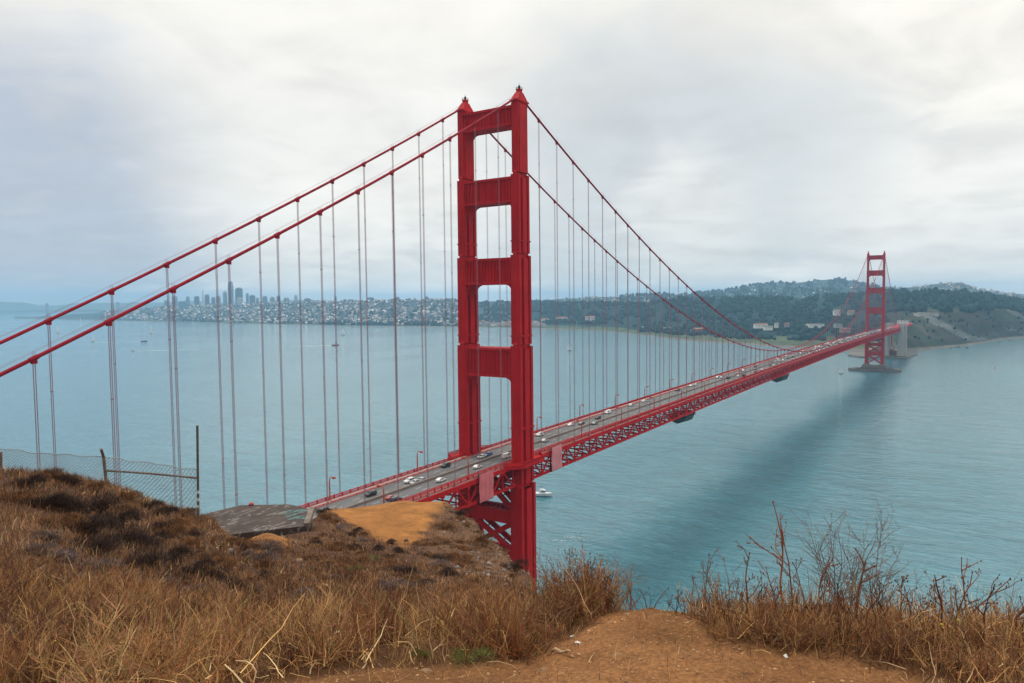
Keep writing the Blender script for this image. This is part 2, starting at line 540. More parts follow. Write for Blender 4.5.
def blobs(name, P, R, Hs, col, mat):
    n, k = len(P), len(ICO_V)
    sc = np.stack([R, R, Hs], -1)[:, None, :]
    jit = 1 + RNG.uniform(-0.28, 0.28, (n, k, 1))
    V = ICO_V[None] * sc * jit + P[:, None, :]
    Fq = (ICO_F[None] + (np.arange(n) * k)[:, None, None]).reshape(-1, 3)
    C = np.repeat(col[:, None, :], k, 1).reshape(-1, 3)
    return link(name, np_mesh(name, V.reshape(-1, 3), Fq, mat, C))


m_leaf_far = vcol_mat('far_foliage', 0.9, 0.1, 0.35, 0.25)
Npx, Ns = [], []
for (a, b_, s0, s1, n) in ((520, 890, 2.7, 5.6, 5200), (640, 880, 1.9, 2.9, 700), (880, 1080, 3.9, 5.8, 2600), (480, 560, 2.4, 5.0, 900),
                           (168, 215, 1.8, 3.1, 260), (100, 480, 1.5, 5.2, 1500), (330, 440, 1.5, 2.6, 400), (700, 880, 6.2, 7.3, 900), (900, 1060, 1.6, 3.9, 90), (620, 720, 6.4, 7.2, 300)):
    Npx.append(RNG.uniform(a, b_, n)); Ns.append(RNG.uniform(s0, s1, n))
Npx = np.concatenate(Npx); Ns = np.concatenate(Ns)
keep = np.array([fbm(p * 3, s * 60, 1 / 40.0, 2.2, 3) > -0.25 for p, s in zip(Npx, Ns)])
Npx, Ns = Npx[keep], Ns[keep]
P = land_point(Npx, Ns)
R = RNG.uniform(5, 11, len(P)) * np.where(Ns > 6, 1.6, 1.0) * np.where(Npx < 480, 0.9, 1.0)
R = np.where((Npx > 880) & (Ns < 3.9), R * 0.45, R)
Hs = R * RNG.uniform(0.8, 1.5, len(P))
P[:, 2] += Hs * 0.55
col = np.array((0.012, 0.034, 0.031))[None] * RNG.uniform(0.6, 1.5, (len(P), 1)) * (1 + RNG.uniform(-0.15, 0.15, (len(P), 3)))
tag(blobs('forest', P, R, Hs, col, m_leaf_far), 'dark green wooded slopes on the far shore behind the bridge', 'forest', kind='stuff')

# ---- city: houses one by one (the nearest and largest), the rest as one mass
WALLS = [(0.66, 0.65, 0.63), (0.50, 0.46, 0.42), (0.78, 0.78, 0.78), (0.32, 0.28, 0.26), (0.40, 0.41, 0.43), (0.55, 0.45, 0.40)]
m_roof = pmat('roof_felt', (0.16, 0.14, 0.13), (0.24, 0.21, 0.19), 0.9, 0.2)
m_roof2 = pmat('roof_tile', (0.34, 0.13, 0.08), (0.26, 0.11, 0.08), 0.9, 0.2)
m_pane = pmat('dark_pane', (0.05, 0.07, 0.09), (0.08, 0.10, 0.12), 0.2, 0.3)


def house_mesh(w, d, h, wall, kind, name):
    b = MB()
    if kind == 'flat':
        b.box(-w / 2, w / 2, -d / 2, d / 2, -6, h)
        b.mat = 1; b.box(-w / 2 + .6, w / 2 - .6, -d / 2 + .6, d / 2 - .6, h, h + .7)
    else:
        b.box(-w / 2, w / 2, -d / 2, d / 2, -6, h)
        b.mat = 1
        n = len(b.v); e = .8; r = w * .28
        b.v += [(-w / 2 - e, -d / 2 - e, h), (w / 2 + e, -d / 2 - e, h), (w / 2 + e, d / 2 + e, h), (-w / 2 - e, d / 2 + e, h), (0, -d / 2 - e, h + r), (0, d / 2 + e, h + r)]
        for q in ((0, 1, 4), (2, 3, 5), (1, 2, 5, 4), (3, 0, 4, 5), (3, 2, 1, 0)):
            b.face([n + k for k in q])
    b.mat = 2
    for k in range(max(1, int(h / 3.4))):
        z = 1.4 + k * 3.4
        for j in range(int(w / 3.2)):
            x = -w / 2 + 1.6 + j * 3.2
            b.box(x - .7, x + .7, -d / 2 - .06, d / 2 + .06, z, z + 1.6)
    return b.mesh(name, [wall, m_roof if kind == 'flat' else m_roof2, m_pane])


wmats = [pmat('house_wall', c, tuple(x * .85 for x in c), 0.9, 0.15) for c in WALLS]
HM = []
for i in range(12):
    w, d = random.uniform(8, 15), random.uniform(9, 18)
    HM.append(house_mesh(w, d, random.choice([7, 10, 10, 13, 16]), wmats[i % 6], 'flat' if i % 3 else 'gable', 'house'))
HNAMES = ['pale', 'tan', 'white', 'brown', 'grey', 'pinkish']
# candidate spots
cand_px = np.concatenate([RNG.uniform(105, 470, 2600), RNG.uniform(470, 545, 300), RNG.uniform(545, 690, 240), RNG.uniform(700, 880, 120), RNG.uniform(885, 1040, 330)])
cand_s = np.concatenate([1.9 + 3.3 * RNG.power(1.2, 2600), RNG.uniform(1.7, 2.7, 300), RNG.uniform(5.9, 7.05, 240), RNG.uniform(6.0, 6.9, 120), RNG.uniform(5.8, 7.0, 330)])
Pc = land_point(cand_px, cand_s)
dist = np.linalg.norm(Pc - CAM, axis=1)
order = np.argsort(dist)
g_h = 'houses of the far city'
for i in order[:300]:
    k = random.randrange(12)
    o = link('house', HM[k], None, tuple(Pc[i])); o.rotation_euler.z = YAW + random.uniform(-.5, .5)
    tag(o, '%s %s house among the rows of houses on the far city shore' % (HNAMES[k % 6], 'flat roofed' if k % 3 else 'red roofed'), 'house', g_h)
b = MB(); cc = []
CV, CF, CC = [], [], []
cube = np.array([(-1, -1, 0), (1, -1, 0), (1, 1, 0), (-1, 1, 0), (-1, -1, 1), (1, -1, 1), (1, 1, 1), (-1, 1, 1)], float)
cubeF = np.array([(0, 1, 5, 4), (1, 2, 6, 5), (2, 3, 7, 6), (3, 0, 4, 7), (4, 5, 6, 7)])
for i in order[300:]:
    w, d, h = random.uniform(3.5, 8), random.uniform(4, 9), random.choice([6, 8, 10, 12, 17])
    a = YAW + random.uniform(-.6, .6)
    vv = cube * (w, d, h + 6)
    vv = np.stack([vv[:, 0] * cos(a) - vv[:, 1] * sin(a), vv[:, 0] * sin(a) + vv[:, 1] * cos(a), vv[:, 2] - 6], -1) + Pc[i]
    CF.append(cubeF + 8 * len(CV)); CV.append(vv)
    CC.append(np.repeat(np.array([random.choice(WALLS)]) * random.choice([.25, .35, .5, .7, 1.0, 1.2]), 8, 0))
m_city = vcol_mat('city_mass', 0.9, 0.1, 0.2, 0.1)
tag(link('city_blocks', np_mesh('city_blocks', np.concatenate(CV), np.concatenate(CF), m_city, np.concatenate(CC))),
    'tightly packed pale houses covering the far hillsides', 'city blocks', kind='stuff')

# ---- downtown towers, each on its own
m_glass_b = pmat('blue_glass', (0.13, 0.22, 0.32), (0.18, 0.28, 0.38), 0.35, 0.05)
m_dark_b = pmat('dark_granite', (0.07, 0.10, 0.14), (0.10, 0.13, 0.17), 0.5, 0.05)
m_pale_b = pmat('pale_concrete', (0.58, 0.57, 0.55), (0.48, 0.48, 0.47), 0.8, 0.05)
m_grey_b = pmat('grey_concrete', (0.32, 0.33, 0.35), (0.26, 0.28, 0.30), 0.8, 0.05)
BM = {'glass': m_glass_b, 'dark': m_dark_b, 'pale': m_pale_b, 'grey': m_grey_b}
m_band = pmat('window_band', (0.08, 0.11, 0.14), (0.12, 0.15, 0.18), 0.3, 0.05)


def tower_block(px, D, ytop, wpx, mat, label, style='slab'):
    base = at(px, 318, D); ztop = at(px, ytop, D)[2]
    wm = wpx * D / FPX; dm = wm * 0.9
    z0 = 10.0
    root = empty('tower_block', (base[0], base[1], z0), YAW + 0.3)
    h = ztop - z0
    b = MB()
    if style == 'pyramid':
        b.frustum((-wm / 2, wm / 2, -wm / 2, wm / 2, 0), (-wm * .06, wm * .06, -wm * .06, wm * .06, h * .82))
        b.build('tapered_shaft', BM[mat], root)
        s = MB(); s.frustum((-wm * .06, wm * .06, -wm * .06, wm * .06, h * .82), (-.6, .6, -.6, .6, h)); s.build('spire', m_grey_b, root)
    elif style == 'round_top':
        b.box(-wm / 2, wm / 2, -dm / 2, dm / 2, 0, h * .86)
        b.frustum((-wm / 2, wm / 2, -dm / 2, dm / 2, h * .86), (-wm * .36, wm * .36, -dm * .36, dm * .36, h))
        b.build('shaft', BM[mat], root)
    else:
        b.box(-wm / 2, wm / 2, -dm / 2, dm / 2, 0, h * .96)
        b.build('shaft', BM[mat], root)
        c = MB(); c.box(-wm * .34, wm * .34, -dm * .34, dm * .34, h * .96, h); c.build('roof_plant', m_grey_b, root)
    if style != 'pyramid':
        s = MB(); nz = max(3, int(h / 14))
        for k in range(nz):
            z = h * .08 + k * h * .84 / nz * (.9 if style == 'round_top' else 1)
            s.box(-wm / 2 - .25, wm / 2 + .25, -dm / 2 - .25, dm / 2 + .25, z, z + h * .3 / nz)
        s.build('window_bands', m_band, root)
    return tag(root, label, 'skyscraper', 'downtown towers')


TW = [(175.5, 7400, 296, 5, 'grey', 'grey block at the left end of the skyline', 'slab'), (184, 7000, 301, 9, 'glass', 'wide low blue glass block near the left end of the skyline', 'slab'),
      (188.5, 7600, 296.5, 3.5, 'grey', 'slim grey tower standing just left of the pyramid tower', 'slab'), (197.5, 7500, 296, 5, 'dark', 'dark square block left of the slender pyramid tower', 'slab'),
      (203.7, 7300, 288.5, 6, 'pale', 'slender pale pyramid shaped tower with a spire', 'pyramid'), (207.8, 7500, 294.5, 4.5, 'dark', 'dark slab right beside the pyramid tower', 'slab'),
      (214, 7700, 297, 4, 'glass', 'small blue glass tower right of the pyramid tower', 'slab'), (219, 7500, 296, 4.5, 'grey', 'grey tower left of the bridge hanger in mid skyline', 'slab'),
      (225.8, 7700, 291.5, 4, 'grey', 'grey tower immediately left of the tallest round topped tower', 'slab'), (231.6, 8000, 281.5, 5.5, 'glass', 'tallest tower of the skyline with tapering rounded top', 'round_top'),
      (239.8, 7300, 287.7, 7.5, 'dark', 'broad dark tower, heaviest block of the skyline', 'slab'), (240.5, 6900, 297, 6, 'pale', 'pale lower block in front of the broad dark tower', 'slab'),
      (248, 7700, 293, 3, 'glass', 'slim blue tower right of the broad dark tower', 'slab'), (253, 7500, 295, 6, 'dark', 'dark wide block right of the broad dark tower', 'slab'),
      (258, 7300, 297.5, 3, 'grey', 'low grey tower right of the dark wide block', 'slab'), (265.5, 7500, 296, 5, 'glass', 'square bluish tower at the middle of the right half skyline', 'slab'),
      (273, 7600, 297, 5, 'grey', 'grey slab between two hangers right of downtown', 'slab'), (279, 7400, 295.6, 4, 'dark', 'dark narrow tower right of downtown', 'slab'),
      (287, 7300, 297.6, 6, 'grey', 'broad grey block toward the right end of the skyline', 'slab'), (296.5, 7400, 295.2, 3.5, 'pale', 'pale narrow tower toward the right end of the skyline', 'slab'),
      (308, 7000, 298.2, 7, 'dark', 'dark low slab at the right end of the skyline', 'slab'), (336, 6400, 296, 2.5, 'grey', 'lone grey apartment tower on the hill right of the skyline', 'slab'),
      (345, 6300, 300, 3, 'pale', 'small pale apartment tower on the hill crest', 'slab'), (371, 6200, 297.2, 7, 'dark', 'dark apartment block crowning the hill', 'slab'),
      (398, 6100, 296.8, 4, 'dark', 'dark apartment tower between two hangers on the crest', 'slab'), (427, 5900, 296.4, 3.6, 'glass', 'tall bluish apartment tower left of the red leg', 'slab'),
      (437, 5900, 299.5, 4, 'dark', 'squat dark apartment block left of the red leg', 'slab'), (449.5, 5900, 298.2, 4, 'dark', 'dark apartment tower closest to the red leg', 'slab'),
      (416, 6000, 298.8, 3, 'pale', 'pale apartment tower on the crest left of the bluish one', 'slab'), (167, 7600, 300, 4, 'grey', 'small grey block left of all the towers', 'slab')]
for a in TW:
    tower_block(*a)

# ---- named buildings on the far shore
m_white_w = pmat('white_wall', (0.78, 0.77, 0.74), (0.68, 0.67, 0.64), 0.85, 0.1)
m_red_w = pmat('red_wall', (0.40, 0.16, 0.12), (0.33, 0.14, 0.11), 0.9, 0.1)


def shore_building(name, px, y, D, wpx, hpx, label, wall, cat='building', roof=m_roof2, gable=True):
    c = at(px, y, D); w = wpx * D / FPX; h = hpx * D / FPX; d = min(w * .6, 30)
    root = empty(name, tuple(c), YAW - pi / 2)
    b = MB(); b.box(-w / 2, w / 2, -d / 2, d / 2, -8, h); b.build('wall', wall, root)
    b = MB(); n = 0
    if gable:
        r = h * .5
        b.prism_yz([(-d / 2 - 1, h), (d / 2 + 1, h), (0, h + r)], -w / 2 - 1, w / 2 + 1)
    else:
        b.box(-w / 2 + .8, w / 2 - .8, -d / 2 + .8, d / 2 - .8, h, h + 1.2)
    b.build('roof', roof, root)
    b = MB()
    for k in range(max(2, int(w / 7))):
        x = -w / 2 + (k + .5) * w / max(2, int(w / 7))
        for j in range(max(1, int(h / 5))):
            b.box(x - 1.2, x + 1.2, -d / 2 - .1, d / 2 + .1, 1.2 + j * 4.6, 3.4 + j * 4.6)
    b.build('window_row', m_pane, root)
    return tag(root, label, cat)


for a in [('barracks', 760.5, 326, 2500, 12, 1.8, 'long low white barracks below the wooded slope', m_white_w, 'building', m_roof2, True),
          ('barracks', 768, 328, 2440, 8, 1.5, 'shorter white barracks in front of the long white one', m_white_w, 'building', m_roof, True),
          ('hall', 776.5, 325.6, 2520, 3.6, 2.2, 'small pale domed looking hall right of the barracks', m_white_w, 'building', m_roof, True),
          ('hall', 787, 325, 2540, 4.5, 1.5, 'brown roofed hall in the trees right of the barracks', wmats[3], 'building', m_roof2, True),
          ('warehouse', 815, 325.6, 2440, 15, 1.5, 'long pale warehouse near the sagging main cable', m_white_w, 'building', m_roof, False),
          ('white_hall', 836.5, 313.5, 2750, 6, 3.0, 'bright white hall up the wooded slope behind the cable', m_white_w, 'building', m_roof, True),
          ('cottage', 851, 313, 2700, 6, 2.0, 'pink roofed cottage row uphill near the far tower', wmats[5], 'building', m_roof2, True),
          ('shed', 838, 325.5, 2300, 7, 1.8, 'grey shed row left of the far tower', wmats[4], 'building', m_roof, False),
          ('shed', 845, 330, 2160, 9, 1.5, 'dull brown shed row left of the far tower above the deck', wmats[3], 'building', m_roof2, True),
          ('hangar', 700, 331.5, 2760, 13, 2.6, 'red roofed hangar at the water side meadow', m_red_w, 'building', m_roof2, True),
          ('hangar', 690, 332, 2760, 7, 2.2, 'white hangar left of the red roofed one', m_white_w, 'building', m_roof, False),
          ('hangar', 665, 329, 3000, 10, 1.6, 'long white hangar behind the beach meadow', m_white_w, 'building', m_roof, False),
          ('hangar', 646, 328, 3150, 8, 1.6, 'pale hangar at the left end of the beach meadow', wmats[0], 'building', m_roof, False),
          ('barracks', 590, 319, 3800, 9, 2.0, 'cream barracks between hangers at the forest foot', wmats[0], 'building', m_roof2, True),
          ('barracks', 562, 319.5, 4000, 12, 1.8, 'white barracks between hangers right of the near tower', m_white_w, 'building', m_roof2, True),
          ('barracks', 545, 321, 4050, 8, 1.8, 'white terrace block close right of the near tower', m_white_w, 'building', m_roof2, True),
          ('hospital', 808, 295.5, 7300, 17, 6.0, 'large pale hospital block on the blue far hill', m_white_w, 'building', m_roof, False),
          ('hospital', 822, 294.5, 7300, 9, 3.0, 'lower pale wing right of the hospital block', m_white_w, 'building', m_roof, False),
          ('school', 790, 296.5, 7300, 4, 3.2, 'small pale block left of the hospital', wmats[0], 'building', m_roof, False),
          ('visitor_hall', 903, 322, 1990, 9, 1.6, 'pale low visitor hall on the bluff behind the concrete pylon', wmats[0], 'building', m_roof, False),
          ('battery_wall', 926, 314, 2240, 20, 1.0, 'long pale strip of low walls on the cliff edge', wmats[1], 'building', m_roof, False)]:
    shore_building(*a)

# ---- the distant bay bridge on the left and the east shore behind it
m_far_steel = pmat('far_steel', (0.30, 0.33, 0.36), (0.26, 0.29, 0.32), 0.7, 0.02)
root = empty('distant_bridge', (0, 0, 0))
P0 = at(-160, 306, 11500); P1 = at(150, 306, 9000); tower_px = [(-60, 10600), (47, 9700), (118, 9200)]
zd = 72.0
b = MB(); b.bar((P0[0], P0[1], zd), (P1[0], P1[1], zd), 22, 16); b.build('deck', m_far_steel, root)
for px, D in tower_px:
    p = at(px, 306, D); k = (Vector(P1) - Vector(P0)); k.z = 0; k.normalize(); sd = Vector((-k.y, k.x, 0))
    b = MB()
    for s in (-1, 1):
        q = Vector((p[0], p[1], 0)) + sd * 12 * s
        b.bar((q.x, q.y, 0), (q.x, q.y, 180), 12, 14)
    for z in (95, 140, 176):
        b.bar(Vector((p[0], p[1], z)) - sd * 12, Vector((p[0], p[1], z)) + sd * 12, 6)
    b.build('tower', m_far_steel, root)
tag(root, 'faint distant bridge with a single grey tower on the horizon', 'bridge')
# east shore
ep = np.linspace(-60, 330, 90)
V, Q = [], []
for j, (D, yt) in enumerate(((13500, 304.5), (14000, 303.0), (15500, 301.3), (16500, 302), (17500, 306))):
    for px in ep:
        P_ = at(px, yh(px), D)
        zt = at(px, yt + (yh(px) - 304), D)[2] if j not in (0, 4) else -4.0
        n = fbm(px, j * 7.0, 1 / 60.0, 1.0, 4)
        V.append((P_[0], P_[1], max(-5, zt * (1 + 0.35 * n) if j in (1, 2, 3) else zt)))
V = np.array(V); I = np.arange(5 * 90).reshape(5, 90)
Q = np.stack([I[:-1, :-1], I[:-1, 1:], I[1:, 1:], I[1:, :-1]], -1).reshape(-1, 4)
tag(link('east_hills', np_mesh('east_hills', V, Q, m_land, np.tile((0.10, 0.12, 0.08), (450, 1)), smooth=True)), kind='structure')

# ---- offshore rocks at the foot of the cliffs
m_rock = pmat('dark_rock', (0.06, 0.055, 0.05), (0.13, 0.12, 0.10), 0.9, 0.3, bump=0.6)


def rock_mesh(name, mat, seed, sub=2):
    bm = bmesh.new(); bmesh.ops.create_icosphere(bm, subdivisions=sub, radius=1.0)
    for v in bm.verts:
        n = mnoise.fractal(v.co * 1.3 + Vector((seed, 0, 0)), 0.8, 2.1, 3)
        v.co *= 1 + 0.42 * n
        v.co.z *= 0.6
    me = bpy.data.meshes.new(name); bm.to_mesh(me); bm.free(); me.materials.append(mat)
    return me


for i, (px, y, r, lab) in enumerate([(958, 347.3, 6.5, 'larger dark rock awash off the sandy foot of the cliff'), (967.5, 347.5, 4.5, 'smaller dark rock right beside the larger one off the cliff'), (951, 348, 3.5, 'lowest rock left of the pair off the cliff'),
                                     (1010, 340.3, 5, 'dark rock near the right edge under the cliffs'), (999, 341, 3, 'tiny dark rock under the pale slide of the cliff')]):
    p = on_level(px, y, 0.0)
    o = link('sea_rock', rock_mesh('sea_rock', m_rock, i * 3.1), None, (p[0], p[1], 0.3)); o.scale = (r * 1.5, r, r * .9)
    tag(o, lab, 'rock')

# ---- boats
m_sail = pmat('sailcloth', (0.82, 0.82, 0.80), (0.74, 0.74, 0.73), 0.8, 0.4)
m_hullw = pmat('white_hull', (0.78, 0.79, 0.80), (0.68, 0.70, 0.72), 0.35, 0.5)
m_hulld = pmat('dark_hull', (0.05, 0.08, 0.14), (0.07, 0.10, 0.16), 0.35, 0.5)
m_hullr = pmat('red_hull', (0.42, 0.06, 0.05), (0.34, 0.06, 0.05), 0.4, 0.5)
m_foam = pmat('foam', (0.80, 0.84, 0.86), (0.66, 0.74, 0.78), 0.9, 0.6)
m_alu = pmat('mast_metal', (0.55, 0.56, 0.58), (0.48, 0.49, 0.51), 0.4, 2.0, metal=0.6)


def hull(b, L, Wd, Hh, n=9):
    st = []
    for i in range(n):
        f = i / (n - 1)
        wd = Wd / 2 * (1 - max(0, (f - .45) / .55) ** 2.2) * (0.82 + 0.18 * min(1, f / .3))
        x = -L / 2 + L * f; sheer = Hh * (1 + .35 * max(0, f - .5))
        st.append([(x, -wd, sheer), (x, -wd * .75, Hh * .1), (x, 0, -Hh * .35), (x, wd * .75, Hh * .1), (x, wd, sheer)])
    base = len(b.v)
    for s in st: b.v += s
    for i in range(n - 1):
        for k in range(4):
            a = base + i * 5 + k
            b.face([a, a + 5, a + 6, a + 1])
        b.face([base + i * 5 + 4, base + i * 5 + 9, base + i * 5 + 5, base + i * 5])
    b.face([base + k for k in range(5)])


def sail_boat(px, y, L, head, label, sailc=m_sail, hm=m_hullw):
    p = on_level(px, y, 0.0)
    r = empty('sailing_boat', (p[0], p[1], 0.25), head)
    b = MB(); hull(b, L, L * .3, L * .1); b.build('hull', hm, r)
    b = MB(); b.box(-L * .15, L * .18, -L * .08, L * .08, L * .1, L * .16); b.build('cabin', m_hullw, r)
    b = MB(); b.tube([(L * .08, 0, L * .1), (L * .08, 0, L * 1.35)], [L * .012, L * .008], 6); b.tube([(L * .08, 0, L * .25), (-L * .4, 0, L * .25)], L * .008, 6); b.build('mast', m_alu, r)
    def cloth(pts, name):
        # billowed triangle with thickness
        A, B, C = [Vector(q) for q in pts]; n = 7; b = MB(); idx = {}
        for side in (0, 1):
            for i in range(n):
                for j in range(n - i):
                    u, v = i / (n - 1), j / (n - 1)
                    q = A * (1 - u - v) + B * u + C * v
                    q.y += L * .07 * (u * (1 - u - v) * 4 + v * (1 - u - v) * 3) + side * .03
                    idx[side, i, j] = len(b.v); b.v.append(tuple(q))
            for i in range(n - 1):
                for j in range(n - 1 - i):
                    b.face([idx[side, i, j], idx[side, i + 1, j], idx[side, i, j + 1]])
                    if j < n - 2 - i: b.face([idx[side, i + 1, j], idx[side, i + 1, j + 1], idx[side, i, j + 1]])
        b.build(name, sailc, r)
    cloth([(L * .07, 0, L * .27), (-L * .4, 0, L * .27), (L * .07, 0, L * 1.32)], 'mainsail')
    cloth([(L * .1, 0, L * .2), (L * .48, 0, L * .14), (L * .1, 0, L * 1.15)], 'jib')
    return tag(r, label, 'sailing boat', 'sailing boats on the bay')


for a in [(343, 335, 24, 1.9, 'white sailing boat below the city left of the red tower'), (569.5, 350.5, 15, 2.0, 'white sailing boat between hangers right of the near red tower'),
          (841, 373.5, 9, 1.8, 'white sailing boat left of the far tower pier'), (151, 333.5, 32, 1.7, 'grey sailed boat between the two near cables, left of downtown'),
          (58, 333, 26, 2.1, 'small white sailing boat left, below the upper cable'), (93, 341.5, 20, 1.9, 'tiny white sailing boat between the two left cables'),
          (80.5, 321.5, 26, 1.9, 'dark sailed boat close to the far left shore'), (380, 336, 9, 1.4, 'smallest white sailing boat left of the near red tower')]:
    sail_boat(*a)


def motor_boat(name, px, y, L, head, label, hm=m_hullw, wake=0.0, cat='boat', loc=None):
    p = on_level(px, y, 0.0)
    r = empty(name, (p[0], p[1], 0.3), head)
    b = MB(); hull(b, L, L * .32, L * .13); b.build('hull', hm, r)
    b = MB(); b.box(-L * .12, L * .16, -L * .1, L * .1, L * .12, L * .27); b.frustum((-L * .12, L * .12, -L * .1, L * .1, L * .27), (-L * .1, L * .08, -L * .085, L * .085, L * .31)); b.build('cabin', m_hullw, r)
    b = MB(); b.box(-L * .02, L * .163, -L * .103, L * .103, L * .19, L * .24); b.build('window', m_pane, r)
    b = MB(); b.tube([(-L * .02, 0, L * .3), (-L * .02, 0, L * .55)], L * .012, 6); b.tube([(-L * .25, 0, L * .15), (-L * .05, 0, L * .48)], L * .008, 5); b.build('mast', m_alu, r)
    if wake:
        N = 22; V, Q = [], []
        for i in range(N + 1):
            f = i / N; x = -L * .45 - f * wake; wd = L * .14 + f * wake * .035
            for k in range(5):
                yy = (k / 4 - .5) * 2 * wd
                V.append((x, yy, 0.12 * (1 - f) * (1 if k in (1, 2, 3) else .3) + .03 * random.random()))
        V = np.array(V); I = np.arange((N + 1) * 5).reshape(N + 1, 5)
        Q = np.stack([I[:-1, :-1], I[1:, :-1], I[1:, 1:], I[:-1, 1:]], -1).reshape(-1, 4)
        keepq = RNG.random(len(Q)) > np.repeat(np.linspace(.05, .8, N), 4)
        o = link('wake', np_mesh('wake', V, Q[keepq], m_foam)); o.parent = r; o.location.z = -.22
    return tag(r, label, cat)


motor_boat('fishing_boat', 542, 496, 15.5, YAW - 1.75, 'white fishing boat just right of the near red tower leg', wake=0)
motor_boat('motor_boat', 144, 341.5, 22, YAW - 1.2, 'dark motor boat trailing a white wake on the left', m_hulld, wake=170)
motor_boat('tug', 335.5, 345.5, 24, YAW - 1.5, 'red tug with a white wake below the city', m_hullr, wake=150)
motor_boat('motor_boat', 133, 351, 13, YAW + 1.7, 'white speed boat at the head of a long wake on the left', wake=190)
motor_boat('motor_boat', 159, 322, 24, YAW + 1.4, 'red excursion boat near the far left shore', m_hullr)
# channel buoy
p = on_level(995, 368.5, 0.0)
r = empty('buoy', (p[0], p[1], 0))
b = MB(); b.lathe([(1.6, -.5), (1.7, .5), (1.3, .9)], sides=12); b.build('float', m_hullr, r)
b = MB()
for k in range(4): b.bar((cos(k * pi / 2) * 1.1, sin(k * pi / 2) * 1.1, .9), (cos(k * pi / 2) * .35, sin(k * pi / 2) * .35, 4.2), .22)
b.lathe([(.5, 4.2), (.5, 5.0), (.1, 5.3)], sides=10); b.build('lantern_cage', m_hullr, r)
tag(r, 'small red channel buoy alone on the water at the right', 'buoy')
# breaking crests near the tower foot
for (px, y, L) in ((561, 541, 4.0), (572, 538, 3.0)):
    p = on_level(px, y, 0.0); n = 26; b = MB()
    for k in range(n):
        x, yy = RNG.normal(0, L), RNG.normal(0, L * .16); s = random.uniform(.1, .42)
        b.box(x - s, x + s, yy - s * .4, yy + s * .4, -.1, random.uniform(.12, .35))
    o = b.build('foam_crest', m_foam, None, loc=(p[0], p[1], 0)); o.rotation_euler.z = YAW - pi / 2 - .15
    tag(o, 'patch of white foam on the water right of the near tower', 'foam', 'foam crests', 'stuff')

# ------------------------------------------------------------------ the bridge
def red_mat(name, c, rough=0.65, var=0.26):
    m, t, b = new_mat(name)
    co = t.add('ShaderNodeTexCoord').outputs['Object']
    n1 = t.noise(co, 0.12, 5, 0.6)
    st = t.add('ShaderNodeMapping', {0: co, 3: (1.2, 1.2, 0.05)}).outputs[0]      # rain streaks run down the plates
    n2 = t.noise(st, 1.0, 5, 0.6)
    n3 = t.noise(co, 2.5, 4, 0.6)
    f = t.math('ADD', t.math('MULTIPLY', n1, 0.4), t.math('MULTIPLY', n2, 0.6))
    c1 = t.mix(t.ramp(f, [(0.35, 0.0), (0.68, 1.0)]), tuple(x * (1 - var) for x in c), tuple(min(1, x * (1 + var)) for x in c))
    rust = t.ramp(n3, [(0.62, 0.0), (0.78, 0.55)])
    c2 = t.mix(rust, c1, (c[0] * .62, c[1] * 1.0, c[2] * .7))
    t.l.new(c2, b.inputs['Base Color'])
    b.inputs['Roughness'].default_value = rough
    b.inputs['Specular IOR Level'].default_value = 0.12
    bp = t.add('ShaderNodeBump', {'Strength': 0.15, 'Height': n3, 'Distance': 0.05}); t.l.new(bp.outputs[0], b.inputs['Normal'])
    return m


RED = (0.49, 0.011, 0.015)
m_red = red_mat('bridge_red_paint', RED)
m_cable = red_mat('cable_red_paint', (0.33, 0.012, 0.028))
m_rope = pmat('suspender_rope', (0.33, 0.16, 0.20), (0.26, 0.13, 0.17), 0.6, 0.4)
m_asph = pmat('asphalt', (0.105, 0.105, 0.11), (0.15, 0.15, 0.152), 0.9, 0.12, bump=0.2, bscale=8, stretch=(0.25, 1.5, 1))
m_walk = pmat('sidewalk_concrete', (0.42, 0.36, 0.33), (0.34, 0.29, 0.27), 0.9, 0.3)
m_paint = pmat('road_paint', (0.62, 0.62, 0.60), (0.5, 0.5, 0.48), 0.8, 2.0)
m_median = pmat('median_barrier_steel', (0.17, 0.13, 0.11), (0.23, 0.18, 0.15), 0.7, 0.5)
m_conc = pmat('weathered_concrete', (0.44, 0.43, 0.40), (0.34, 0.34, 0.32), 0.95, 0.12, bump=0.3, stretch=(1, 1, .3))
m_conc_d = pmat('stained_concrete', (0.20, 0.17, 0.15), (0.12, 0.11, 0.10), 0.95, 0.15, bump=0.4, stretch=(1, 1, .3))
m_black = pmat('dark_steel', (0.05, 0.012, 0.014), (0.035, 0.01, 0.012), 0.8, 0.4)  # dark steel of the tower beacons and scaffold frames

SPAN, HALF, SIDE = 1280.0, 640.0, 343.0
CY = 13.72
ZR = 75.0                       # road surface at the towers


def zroad(x):
    if x < 0: return ZR + x * 0.012
    if x > SPAN: return ZR - (x - SPAN) * 0.012
    u = (x - HALF) / HALF
    return ZR + 2.4 * (1 - u * u)


def zcable(x):
    if x < 0: s = -x; return 225.5 - 0.5655 * s + 2.85e-4 * s * s
    if x > SPAN: s = x - SPAN; return 225.5 - 0.5655 * s + 2.85e-4 * s * s
    u = (x - HALF) / HALF
    return 82.5 + 143.0 * u * u


bridge = empty('suspension_bridge', (0, 0, 0))
tag(bridge, 'long red suspension bridge crossing the strait from the near hill to the far shore', 'bridge')

# stepped tower legs: (z0, z1, half width x, half width y)
SEG = [(13, 66, 5.7, 3.15), (66, 124, 5.0, 2.75), (124, 161.5, 4.6, 2.45), (161.5, 194.3, 4.2, 2.15), (194.3, 222.6, 3.75, 1.8)]


